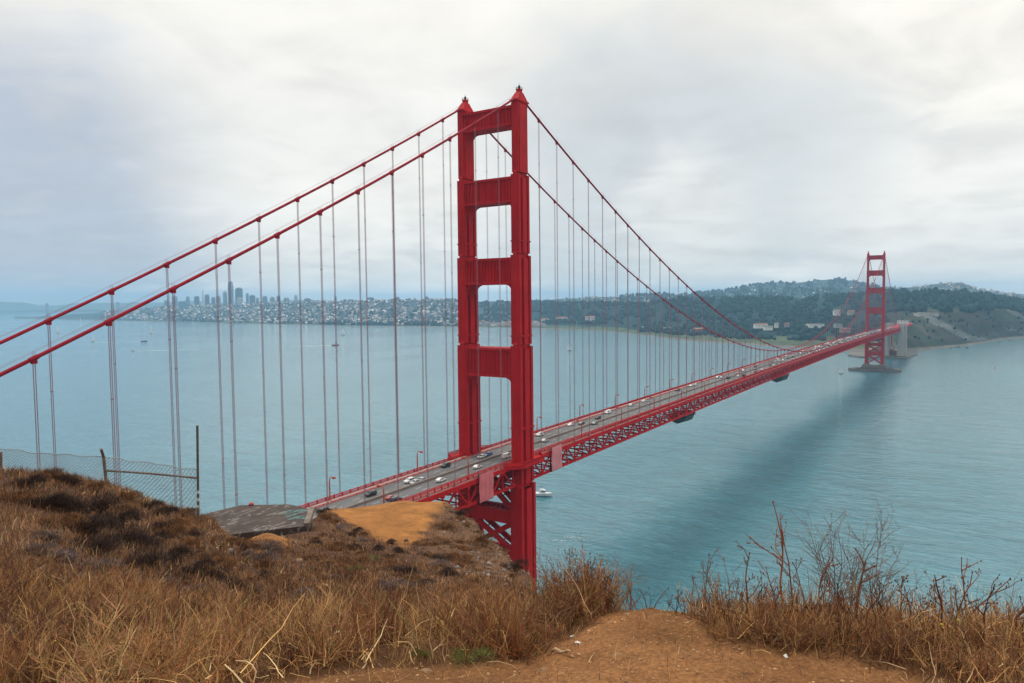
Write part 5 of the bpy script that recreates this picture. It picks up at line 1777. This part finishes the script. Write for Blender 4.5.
for (px, y, kind, w, h) in [(18, 486, 'dark', 34, .9), (40, 482, 'rust', 30, .9), (62, 486, 'dark', 34, .85), (86, 492, 'rust', 30, .8), (14, 502, 'rust', 40, .7), (34, 508, 'dark', 46, .8), (62, 512, 'dark', 52, .85), (88, 516, 'dark', 48, .8),
                            (106, 528, 'dark', 48, .8), (78, 536, 'dark', 58, .75), (48, 530, 'rust', 48, .7), (118, 548, 'dark', 52, .8), (142, 548, 'dark', 44, .8), (92, 556, 'dark', 60, .7), (132, 568, 'dark', 56, .7),
                            (162, 564, 'dark', 46, .8), (178, 576, 'dark', 44, .75), (152, 584, 'dark', 52, .65), (202, 582, 'dark', 40, .75), (222, 590, 'dark', 40, .7), (240, 596, 'dark', 36, .6), (190, 560, 'dark', 30, .7),
                            (210, 564, 'rust', 26, .7), (122, 500, 'rust', 30, .7), (140, 508, 'dark', 26, .8), (158, 516, 'dark', 28, .7), (112, 512, 'rust', 32, .6), (150, 534, 'dark', 34, .7), (172, 532, 'rust', 30, .6), (185, 542, 'dark', 30, .7)]:
    lab = 'dark brown heath bush in the band of bushes on the left hillside' if kind == 'dark' else 'rust brown bush between the darker bushes on the left hillside'
    shrub(px, y, kind, w, h, lab, 'bushes on the left hillside')
for (px, y, w) in [(50, 560, 56), (84, 574, 50), (24, 556, 44), (110, 590, 48), (66, 588, 50), (10, 578, 50), (150, 590, 44), (36, 540, 40), (176, 594, 40)]:
    shrub(px, y, 'grey', w, .6, 'purplish grey dry bush at the foot of the dark bushes on the left', 'grey bushes on the left hillside')
for (px, y, w, lab) in [(128, 606, 46, 'pale green leafy weed bush in the dry grass at the left'), (148, 598, 26, 'smaller pale green weed right of the leafy one at the left'), (236, 562, 14, 'small green weed on the slope below the concrete roof'),
                        (368, 562, 16, 'bright green weed on the slope below the orange overlook'), (352, 570, 12, 'tiny green weed left of the bright green one below the overlook'), (470, 664, 46, 'low green weed at the edge of the dirt path'),
                        (330, 507, 16, 'olive green bush by the back corner of the concrete roof'), (418, 657, 26, 'small green weed left of the one at the path edge')]:
    shrub(px, y, 'green', w, .7 if y > 640 else .8, lab, None)
rr = random.Random(77)
for i in range(16):
    px, y = rr.uniform(0, 420), rr.uniform(560, 655)
    shrub(px, y, 'green', rr.uniform(12, 26), .6, 'small greenish weed half hidden in the dry meadow', 'greenish weeds in the dry meadow')
# scattered low tufts on the middle slope
rr = random.Random(5); cnt = 0
while cnt < 235:
    px = rr.uniform(150, 525); y = rr.uniform(512, 622)
    u = find_u(px, y)
    if spot_mask(np.array([px]), np.array([u]))[0] > .05 or (180 < px < 316 and 37 < u < 48) or u < 8 or u > 58: continue
    kind = rr.choice(['rust', 'rust', 'rust', 'rust', 'rust', 'dark', 'grey'])
    nm = {'rust': 'rust brown', 'dark': 'dark brown', 'grey': 'grey brown'}[kind]
    side = 'above the dry meadow' if px < 205 else 'below the concrete roof' if px < 310 else ('below the orange overlook' if px < 420 else 'on the stony slope by the bridge')
    shrub(px, y, kind, rr.choice([9, 11, 14, 18, 24, 32]) * rr.uniform(.8, 1.2), rr.uniform(.4, .75), '%s low bush %s' % (nm, side), 'low bushes on the middle slope'); cnt += 1
for (px, y, w) in [(318, 512, 18), (308, 517, 14), (345, 545, 22), (372, 548, 20), (395, 552, 18), (455, 512, 22), (448, 503, 16), (352, 530, 12), (386, 541, 15)]:
    shrub(px, y + 3, 'dark', w, .7, 'dark bush on the rim of the orange overlook', 'bushes on the rim of the overlook')

# ---- standing dead plants
m_stalk = vcol_mat('dead_stalk', 0.85, 0.15, 0.25, 20.0)


def stalk_plant(name, px, u, stems, label, cat='dead plant', group=None, seed=0, leafy=0):
    """stems: list of (dx, dy_depth, height, lean_right, lean_depth, base_radius, n_branches, colour, bud)"""
    rng = random.Random(seed); P0 = ground_px([px], [u])[0] - np.array((0, 0, .02))
    b = MB(); cols = []

    def tubec(pts, rad, sides, c):
        n0 = len(b.v); b.tube(pts, rad, sides, caps=True); cols.extend([c] * (len(b.v) - n0))

    def bud(p, r, c):
        n0 = len(b.v)
        for v in ICO_V: b.v.append((p[0] + v[0] * r * rng.uniform(.6, 1.3), p[1] + v[1] * r * rng.uniform(.6, 1.3), p[2] + v[2] * r * rng.uniform(1.2, 2.6)))
        for f in ICO_F: b.face([n0 + k for k in f])
        cols.extend([c] * (len(b.v) - n0))

    def grow(p, d, L, r, depth, nb, c, bd):
        n = 6; pts = [p]; q = Vector(p); dd = Vector(d).normalized()
        for i in range(n):
            dd = (dd + Vector((rng.gauss(0, .16), rng.gauss(0, .16), rng.gauss(.03, .08)))).normalized()
            q = q + dd * (L / n); pts.append(tuple(q))
        tubec(pts, [r * (1 - .62 * i / n) for i in range(n + 1)], 5 if depth == 0 else 4, tuple(x * rng.uniform(.8, 1.2) for x in c))
        if depth < 2:
            for j in range(nb):
                f = rng.uniform(.28, .95); i = min(n - 1, int(f * n)); s = Vector(pts[i]).lerp(Vector(pts[i + 1]), f * n - i)
                az = rng.uniform(0, 2 * pi); up = rng.uniform(.5, 1.3)
                nd = dd * up + Vector((cos(az), sin(az), 0)) * rng.uniform(.5, 1.0)
                grow(tuple(s), nd, L * rng.uniform(.22, .5) * (1.15 - .5 * f), r * .55, depth + 1, max(1, nb // 2), c, bd)
        if bd > 0:
            bud(pts[-1], bd * rng.uniform(.4, .8) * (1 if depth == 0 else .7), tuple(x * .75 for x in c))
            for k in range(2 if depth == 0 else 1):
                i = rng.randrange(2, n); bud(pts[i], bd * .38, tuple(x * .7 for x in c))

    for (dx, dz, hh_, lr, ld, r, nb, c, bd) in stems:
        if name in ('dead_stalk', 'wispy_fennel') and seed < 100: hh_ *= 1.22; r *= 1.35; nb += 1
        base = Vector((RH[0] * dx + FH[0] * dz, RH[1] * dx + FH[1] * dz, 0))
        d = Vector((RH[0] * lr + FH[0] * ld, RH[1] * lr + FH[1] * ld, 1.0))
        grow(tuple(base), d, hh_, r, 0, nb, c, bd)
    V = np.array(b.v); me = bpy.data.meshes.new(name); me.from_pydata(b.v, [], b.f)
    ca = me.color_attributes.new('col', 'FLOAT_COLOR', 'POINT'); ca.data.foreach_set('color', np.concatenate([np.array(cols), np.ones((len(cols), 1))], 1).astype(np.float32).ravel())
    me.materials.append(m_stalk); me.update()
    return tag(link(name, me, None, tuple(P0)), label, cat, group)


BR, RB, TN, GY, DK = (0.20, 0.088, 0.046), (0.27, 0.10, 0.05), (0.46, 0.28, 0.125), (0.20, 0.155, 0.125), (0.055, 0.028, 0.018)
# brown bushy clumps left of the path
rr = random.Random(11)
for i, (px, u, hmax, n, lab) in enumerate([(540, 5.6, .46, 60, 'brown dead weed clump below the foot of the near tower'), (570, 5.3, .56, 75, 'tallest brown dead weed clump left of the dirt path'), (588, 5.0, .46, 70, 'brown dead weed clump right of the tallest one, left of the path'),
                                           (602, 4.85, .34, 50, 'small dead weed clump at the left edge of the path'), (516, 5.8, .36, 55, 'brown dead weed clump before the stony slope'), (556, 4.9, .36, 60, 'front brown weed clump leaning toward the path'),
                                           (494, 5.2, .34, 50, 'straw brown weed clump left of the dead weeds by the path'), (466, 6.0, .34, 40, 'thin straw weed clump in the middle of the dry grass'), (578, 4.75, .28, 50, 'low front weed clump touching the dirt path')]):
    st = [(rr.gauss(0, .09), rr.gauss(0, .09), hmax * rr.uniform(.45, 1.0), rr.gauss(.08, .28), rr.gauss(0, .28), rr.uniform(.0022, .0042), rr.choice([2, 3, 4]), rr.choice([BR, BR, RB, (.24, .125, .055), TN]), rr.choice([0, 0, .006, .008])) for _ in range(n)]
    stalk_plant('dead_weed', px, u, st, lab, 'dead weed', 'dead weeds left of the path', 20 + i)
# low twiggy dead bushes all through the meadow and the verge: a few kinds, copied one by one
rr = random.Random(29)
TW_P = []
for i, (cl, nm) in enumerate([((.32, .13, .06), 'rusty'), ((.24, .108, .055), 'brown'), ((.50, .29, .135), 'straw coloured'), ((.38, .19, .082), 'tan'), ((.15, .072, .042), 'dark'), ((.42, .225, .095), 'tan')]):
    c2 = tuple(x * .65 for x in cl)
    st = [(rr.gauss(0, .07), rr.gauss(0, .07), rr.uniform(.16, .42), rr.gauss(0, .75), rr.gauss(0, .75), rr.uniform(.0024, .0046), rr.choice([3, 4, 5]), rr.choice([cl, cl, c2, (.36, .22, .10)]), rr.choice([0, 0, .005])) for _ in range(44)]
    TW_P.append((stalk_plant('dead_bush', 300, 5.0, st, 'x', 'dead bush', None, 700 + i), nm))
spots_ = []
while len(spots_) < 242:
    px, u = rr.uniform(-40, 612), sqrt(rr.uniform(3.1 ** 2, 11 ** 2))
    if u < float(near_edge(px)) + .08 or u > np.interp(px, [-200, 200, 480, 560, 600, 618], [7.6, 8.2, 8.6, 7.6, 5.8, 5.2]): continue
    spots_.append((px, u, 'in the dry meadow left of the path'))
while len(spots_) < 297:
    px, u = rr.uniform(690, 1040), rr.uniform(3.4, 5.0)
    if u < float(near_edge(px)) + .12: continue
    spots_.append((px, u, 'in the matted verge right of the path'))
for k, (px, u, wh) in enumerate(spots_):
    o0, nm = TW_P[k] if k < 6 else rr.choice(TW_P)
    o = o0 if k < 6 else link('dead_bush', o0.data)
    s = rr.uniform(.55, 1.15) * (.52 if px > 640 else 1)
    o.location = tuple(ground_px([px], [u])[0] - np.array((0, 0, .02))); o.scale = (s, s, s * rr.uniform(.75, 1.15)); o.rotation_euler.z = rr.uniform(0, 6.28)
    tag(o, 'low twiggy %s dead bush %s' % (nm, wh), 'dead bush', 'twiggy dead bushes by the path')
# right of the path: tall bare stalks against the water
TALL = [
    (792, 4.55, [(0, 0, .64, -.12, 0, .0062, 3, RB, .010), (.03, .02, .50, .18, .1, .005, 3, RB, .009), (-.05, 0, .34, -.2, 0, .004, 3, BR, .007)], 'tallest bare reddish stalk right of the path, buds at its tips'),
    (750, 4.5, [(0, 0, .44, .02, 0, .005, 3, BR, .009), (.04, .03, .30, .25, 0, .004, 2, BR, .007)], 'bare brown stalk left of the tallest one'),
    (702, 4.7, [(0, 0, .36, -.04, 0, .0036, 2, BR, .008), (.03, 0, .30, .1, 0, .003, 2, BR, .006), (-.06, 0, .24, -.1, 0, .003, 1, BR, .006)], 'slim stalk cluster at the right edge of the path'),
    (722, 4.65, [(0, 0, .27, .05, 0, .003, 2, BR, .006), (.05, 0, .32, .1, 0, .003, 2, BR, .006), (-.05, 0, .22, -.1, 0, .003, 1, RB, .006)], 'short stalk cluster between the path and the bare brown stalk'),
    (648, 4.95, [(0, 0, .15, .1, 0, .003, 1, BR, .006), (.04, 0, .26, .0, 0, .0028, 1, BR, .006), (-.12, 0, .20, -.1, 0, .0028, 1, BR, .006)], 'few thin stalks at the head of the path'),
    (818, 4.6, [(0, 0, .40, .25, .1, .0046, 3, RB, .008), (-.04, 0, .33, -.05, 0, .004, 3, BR, .007)], 'leaning stalk right of the tallest one'),
    (862, 4.3, [(0, 0, .36, .03, 0, .008, 2, BR, .011), (.02, 0, .28, .25, 0, .005, 2, BR, .009), (-.03, .02, .25, -.3, 0, .005, 2, DK, .008)], 'thick dark dead thistle with heavy heads'),
    (910, 4.4, [(0, 0, .30, .05, 0, .005, 3, BR, .009), (.05, 0, .22, .3, 0, .004, 2, BR, .008), (-.07, 0, .26, -.25, 0, .004, 2, DK, .008)], 'short branching stalk right of the thistle'),
    (946, 4.35, [(0, 0, .46, -.25, 0, .0058, 2, BR, .009), (.05, 0, .36, .18, 0, .0048, 3, BR, .008)], 'arched bare stalk near the right side'),
    (972, 4.3, [(0, 0, .40, .1, 0, .005, 3, BR, .009), (.05, 0, .44, .02, .1, .0045, 2, RB, .008), (-.05, 0, .28, -.3, 0, .004, 2, BR, .007)], 'pair of bare stalks near the right edge'),
    (1000, 4.2, [(0, 0, .46, .75, 0, .0085, 3, BR, .010), (-.05, 0, .30, .2, 0, .005, 2, DK, .009)], 'thick dead branch leaning out of the picture at the right edge'),
    (930, 4.6, [(0, 0, .24, .1, 0, .004, 3, RB, .007), (.08, 0, .22, -.1, 0, .004, 3, BR, .007)], 'low reddish stalk behind the yellow flowered weed'),
    (768, 4.35, [(0, 0, .26, .15, 0, .004, 4, BR, .007), (.05, 0, .21, -.2, 0, .004, 3, RB, .007), (-.06, 0, .25, .1, 0, .0035, 3, BR, .006)], 'bushy low stalks at the foot of the tallest stalk'),
]
for i, (px, u, st, lab) in enumerate(TALL):
    stalk_plant('dead_stalk', px, u, st, lab, 'dead stalk', 'bare dead stalks right of the path', 60 + i)
rr = random.Random(17)
for i in range(34):
    px = rr.uniform(692, 1030); e = float(near_edge(px)); u = rr.uniform(max(e + .25, 4.0), 4.9)
    st = [(rr.gauss(0, .05), rr.gauss(0, .04), rr.uniform(.14, .36), rr.gauss(0, .22), rr.gauss(0, .2), rr.uniform(.0022, .0036), rr.choice([2, 3, 4]), rr.choice([BR, RB, BR, TN]), rr.choice([0, .006, .007])) for _ in range(rr.choice([2, 3, 4]))]
    stalk_plant('dead_stalk', px, u, st, 'thin knee high dead stalks among the matted weeds right of the path', 'dead stalk', 'thin dead stalks right of the path', 400 + i)
rr = random.Random(3)
stalk_plant('wispy_fennel', 846, 4.75, [(rr.gauss(0, .10), rr.gauss(0, .06), rr.uniform(.35, .62), rr.gauss(.02, .22), rr.gauss(0, .2), .0026, 7, GY, 0) for _ in range(20)], 'wispy grey dead fennel with fine twigs against the water', 'dead plant', None, 90)
stalk_plant('wispy_fennel', 890, 4.7, [(rr.gauss(0, .07), rr.gauss(0, .05), rr.uniform(.2, .36), rr.gauss(.1, .25), rr.gauss(0, .2), .0019, 5, GY, 0) for _ in range(7)], 'smaller wispy dead fennel right of the larger one', 'dead plant', None, 91)
for i, (px, u, n, h, lab) in enumerate([(735, 4.3, 26, .24, 'matted reddish brown weed clump at the left of the right verge'), (785, 4.1, 26, .24, 'matted brown weed clump under the tallest stalk'), (835, 3.95, 26, .22, 'matted brown weed clump below the wispy fennel'),
                                        (885, 3.85, 24, .22, 'matted dark weed clump right of the thistle'), (940, 3.8, 24, .22, 'matted brown weed clump below the arched stalk'), (1000, 3.7, 24, .24, 'matted brown weed clump at the right picture edge'), (690, 4.6, 18, .20, 'thin brown weed clump where the path ends')]):
    st = [(rr.gauss(0, .08), rr.gauss(0, .07), h * rr.uniform(.5, 1.1), rr.gauss(0, .5), rr.gauss(0, .4), rr.uniform(.002, .0036), 3, rr.choice([BR, RB, DK, TN]), rr.choice([0, 0, .005])) for _ in range(n)]
    stalk_plant('dead_weed', px, u, st, lab, 'dead weed', 'matted weeds right of the path', 110 + i)
# pale broken straws standing out of the left meadow
for i, (px, u, h, l1) in enumerate([(300, 5.2, .42, .2), (228, 5.8, .46, -.3), (196, 6.5, .40, .35), (330, 4.6, .34, -.6), (392, 5.0, .40, .3), (140, 5.5, .42, .5), (88, 5.0, .38, -.4), (46, 5.8, .44, .25), (266, 4.5, .34, .7), (432, 5.4, .38, -.2), (366, 6.4, .42, .1), (176, 4.4, .33, -.7), (20, 4.6, .36, .5)] + [(rr.uniform(-10, 500), rr.uniform(3.6, 7.5), rr.uniform(.3, .5), rr.gauss(0, .7)) for _ in range(44)]):
    u = max(u, float(near_edge(px)) + .15)
    stalk_plant('straw_stalk', px, u, [(0, 0, h, l1, rr.gauss(0, .3), .0042, 2, (0.46, 0.30, 0.135), 0), (.04, .02, h * .7, l1 + rr.gauss(0, .5), .2, .003, 2, (0.38, 0.24, 0.10), 0)],
                'pale dry branched straw standing above the grass at the left', 'straw', 'pale straws in the left meadow', 150 + i)
# yellow flowered weeds
YL, GN = (0.62, 0.48, 0.045), (0.16, 0.17, 0.05)


def flower_weed(px, u, n, h, label, seed, group=None):
    o = stalk_plant('flowering_weed', px, u, [(random.gauss(0, .05), random.gauss(0, .05), h * random.uniform(.6, 1), random.gauss(0, .35), random.gauss(0, .3), .0022, 2, GN, 0) for _ in range(n)], label, 'wild flower', group, seed)
    b = MB()
    for k in range(n):
        v = o.data.vertices[random.randrange(len(o.data.vertices))].co
        if v.z < h * .45: continue
        b.lathe([(.002, 0), (.006, .003), (.005, .006), (.002, .008)], (v.x, v.y, v.z), 6)
    if b.v: b.build('petals', m_petal, o)


m_petal = pmat('yellow_petal', (0.66, 0.50, 0.03), (0.55, 0.40, 0.02), 0.7, 60.0)
for i, (px, u, n, h, lab) in enumerate([(976, 3.95, 10, .27, 'yellow flowered weed in the right verge'), (24, 3.6, 7, .20, 'yellow flowered weed at the lower left corner'), (96, 3.5, 7, .18, 'yellow flowered weed low in the left meadow'), (310, 5.8, 6, .26, 'yellow flowered weed amid the grass left of the weed clumps'),
                                        (240, 6.8, 6, .30, 'yellow flowered weed higher in the left meadow'), (452, 6.4, 5, .24, 'small yellow flowered weed before the stony slope'), (160, 4.0, 6, .2, 'yellow flowered weed below the green bush')]):
    flower_weed(px, u, n, h, lab, 200 + i)

# bits of litter on the path
m_paper = pmat('torn_paper', (0.75, 0.74, 0.70), (0.62, 0.61, 0.58), 0.8, 30.0)
for i, (px, y, s, lab) in enumerate([(576, 644, .016, 'scrap of white paper at the left edge of the path'), (627, 617, .011, 'tiny white paper scrap high on the path'), (571, 637, .010, 'thin white paper strip beside the scrap on the path'), (790, 656, .012, 'pale scrap at the right edge of the path'), (740, 673, .007, 'pale crumb low on the path')]):
    u = find_u(px, y); p = ground_px([px], [u])[0]; b = MB(); n = 5
    for a in range(n + 1):
        for c in range(n + 1):
            f, g = a / n - .5, c / n - .5
            b.v.append((f * s * 2.4, g * s * 1.5, .004 + s * .5 * sin(f * 6 + g * 3 + i) * .5 + s * .3))
    for a in range(n):
        for c in range(n): k = a * (n + 1) + c; b.face([k, k + n + 1, k + n + 2, k + 1])
    o = b.build('paper_scrap', m_paper, loc=tuple(p)); o.rotation_euler = (0.2, .3, i * 1.3)
    sm_ = o.modifiers.new('thick', 'SOLIDIFY'); sm_.thickness = .001
    tag(o, lab, 'litter')
m_peb = pmat('tan_rock', (0.36, 0.21, 0.10), (0.25, 0.14, 0.065), 0.9, 25.0, bump=.5)
for i, (px, y, r, lab) in enumerate([(617, 657, .026, 'brown flat clod lying in the middle of the path'), (541, 671, .022, 'pale rounded stone at the lower left of the path'), (419, 672, .026, 'pale tan stone at the grass edge'), (560, 653, .02, 'flat stone by the driftwood stick'), (668, 652, .016, 'small clod right of the brown flat clod')]):
    u = find_u(px, y); p = ground_px([px], [u])[0]
    o = link('stone', rock_mesh('stone', m_peb, 40 + i * 2.3), None, tuple(p)); o.scale = (r * 1.4, r, r * .75); o.rotation_euler.z = i
    tag(o, lab, 'stone')
for i, (px0, y0, px1, y1, lab) in enumerate([(550, 653, 569, 657, 'pale driftwood stick at the left edge of the path'), (895, 638, 938, 636, 'pale broken stick lying in the right verge')]):
    p0 = ground_px([px0], [find_u(px0, y0)])[0] + (0, 0, .02); p1 = ground_px([px1], [find_u(px1, y1)])[0] + (0, 0, .03)
    b = MB(); q = [np.array(p0) * (1 - f) + np.array(p1) * f + np.array((0, 0, .008 * sin(f * 9))) for f in np.linspace(0, 1, 7)]
    b.tube([tuple(v - p0) for v in q], [.007, .009, .008, .008, .007, .006, .003], 6); tag(b.build('stick', pmat('bleached_wood', (0.50, 0.36, 0.22), (0.40, 0.27, 0.15), .9, 20.0), loc=tuple(p0)), lab, 'stick')

# ------------------------------------------------------------------ chain link fence
m_galv = pmat('rusty_steel', (0.22, 0.15, 0.11), (0.13, 0.08, 0.06), 0.7, 4.0)
m_wire = pmat('galvanised_wire', (0.30, 0.34, 0.36), (0.24, 0.27, 0.28), 0.6, 4.0)
m_tape = pmat('white_tape', (0.75, 0.74, 0.72), (0.60, 0.58, 0.56), 0.7, 6.0)
m_darkp = pmat('dark_post', (0.09, 0.075, 0.07), (0.14, 0.10, 0.08), 0.7, 4.0)
fence = empty('chain_link_fence', tuple(at(107, 488, 24.5)))
F0 = np.array(fence.location)
tag(fence, 'rusty chain link fence with leaning posts along the left hill crest', 'fence')


def loc(px, y, u): return tuple(at(px, y, u) - F0)


b = MB(); b.tube([loc(107.5, 494, 24.5), loc(103.6, 457, 24.5)], .05, 8)
b.tube([loc(103.6, 457, 24.5), loc(101, 449, 24.3)], .05, 6); o = b.build('post', m_galv, fence)
b = MB(); b.tube([loc(198.5, 530, 25), loc(197.3, 425.5, 25)], .042, 8); o = b.build('post', m_darkp, fence)
b2 = MB()
for (ya, yb) in ((490.5, 493.5), (498, 501), (505, 507.5), (515, 518.5)):
    b2.tube([loc(198.05, yb, 25), loc(198.0, ya, 25)], .048, 8)
b2.build('tape_band', m_tape, o)
b = MB(); b.tube([loc(0.5, 478, 23), loc(0.3, 452, 23)], .06, 8); b.build('post', m_galv, fence)
b = MB(); b.tube([loc(-75, 480, 22), loc(-76, 447, 22)], .06, 8); b.build('post', m_galv, fence)
b = MB(); b.tube([loc(104.5, 470.5, 24.5), loc(150, 473.5, 24.75), loc(197.5, 478, 25)], .036, 8); b.build('rail', m_galv, fence)
b = MB()
fx = [-75, 0, 40, 105, 150, 198]; fu = [22, 23, 23.6, 24.5, 24.75, 25]; ft = [446, 448.5, 453, 457, 463, 470]


def fence_pt(px, g):
    """g = 0 at the top wire, 1 at the ground"""
    u = np.interp(px, fx, fu); top = at(px, np.interp(px, fx, ft) + .6 * sin(px * .25), u)
    gz = g_base(np.array([float(px)]), np.array([u]))[0] + .02
    return np.array((top[0], top[1], top[2] * (1 - g) + gz * g)) - F0 + FH * .05 * sin(px * .13 + g * 3)


n = 74; hcells = 9
for i in range(-hcells, n):
    for sgn in (0, 1):
        pts = []
        for j in range(hcells + 1):
            k = (i + j) if sgn == 0 else (i + hcells - j)
            if 0 <= k <= n: pts.append(tuple(fence_pt(-75 + 273 * k / n, j / hcells)))
        if len(pts) > 1: b.tube(pts, .0075, 3, caps=False)
b.tube([tuple(fence_pt(p_, 0)) for p_ in np.linspace(-75, 198, 60)], .014, 4)
b.build('wire_mesh', m_wire, fence)

# ------------------------------------------------------------------ concrete battery roof
m_bunk, t, bb = new_mat('painted_concrete')
co = t.add('ShaderNodeTexCoord').outputs['Object']
n1 = t.noise(co, .5, 6, .65); n2 = t.noise(t.add('ShaderNodeMapping', {0: co, 2: (0, 0, .6), 3: (.8, 2.0, 1)}).outputs[0], .9, 7, .75, 1.6); n3 = t.noise(co, .35, 3, .5, 1.0)
c = t.mix(t.ramp(n1, [(.35, 0.), (.65, 1.)]), (.034, .022, .018), (.070, .048, .040))
c = t.mix(t.ramp(n2, [(.54, 0.), (.60, .8)]), c, (.26, .24, .22))
c = t.mix(t.math('MULTIPLY', t.ramp(n3, [(.60, 0.), (.64, 1.)]), t.ramp(n2, [(.48, 0.), (.56, .7)])), c, (.08, .27, .27))
t.l.new(c, bb.inputs['Base Color']); bb.inputs['Roughness'].default_value = .9
bp = t.add('ShaderNodeBump', {'Strength': .4, 'Height': n1, 'Distance': .1}); t.l.new(bp.outputs[0], bb.inputs['Normal'])
ZB = 129.2
cor = [(183.5, 519.5), (226.5, 535), (268, 530), (306.5, 526), (312, 509.5), (289, 504.3), (240, 505.2)]
pts = [on_level(px, y, ZB) for px, y in cor]; B0 = pts[1].copy()
r = empty('concrete_battery', tuple(B0)); tag(r, 'graffiti covered concrete battery roof sunk in the hill left of the overlook', 'bunker')
poly = [(p[0] - B0[0], p[1] - B0[1]) for p in pts]
if sum(a[0] * c_[1] - c_[0] * a[1] for a, c_ in zip(poly, poly[1:] + poly[:1])) < 0: poly = poly[::-1]
b = MB(); b.prism(poly, -2.5, 0); b.build('roof_slab', m_bunk, r)
m_curb = pmat('mossy_concrete', (.24, .19, .155), (.13, .10, .085), .95, 1.5, bump=.4)
q = [Vector((p[0] - B0[0], p[1] - B0[1], 0)) for p in pts]
for a, c_ in ((0, 1), (3, 4)):
    b = MB(); b.bar(q[a] + Vector((0, 0, .02)), q[c_] + Vector((0, 0, .02)), .32, .3)
    b.build('curb', m_curb, r)
p = on_level(251.3, 505.3, ZB); b = MB(); b.lathe([(.05, 0), (.15, .01), (.17, .10), (.11, .18), (.03, .22)], sides=14)
tag(b.build('red_vent_cap', m_hullr, loc=(p[0], p[1], ZB)), 'small rounded red cap on the back edge of the battery roof', 'vent cap')

# ------------------------------------------------------------------ haze over the strait
m_haze = bpy.data.materials.new('haze'); m_haze.use_nodes = True
ht = NT(m_haze.node_tree)
for nd in list(ht.n):
    if nd.type != 'OUTPUT_MATERIAL': ht.n.remove(nd)
vol = ht.add('ShaderNodeVolumePrincipled', {'Color': (0.40, 0.71, 1.0, 1), 'Density': HAZE_DENSITY, 'Anisotropy': 0.2})
ht.l.new(vol.outputs[0], [n_ for n_ in ht.n if n_.type == 'OUTPUT_MATERIAL'][0].inputs['Volume'])
b = MB(); b.box(c0[0] - S - 300, c0[0] + S + 300, c0[1] - S - 300, c0[1] + S + 300, -8, 430)
tag(b.build('haze', m_haze), 'thin blue sea haze over the whole strait', 'haze', kind='stuff')
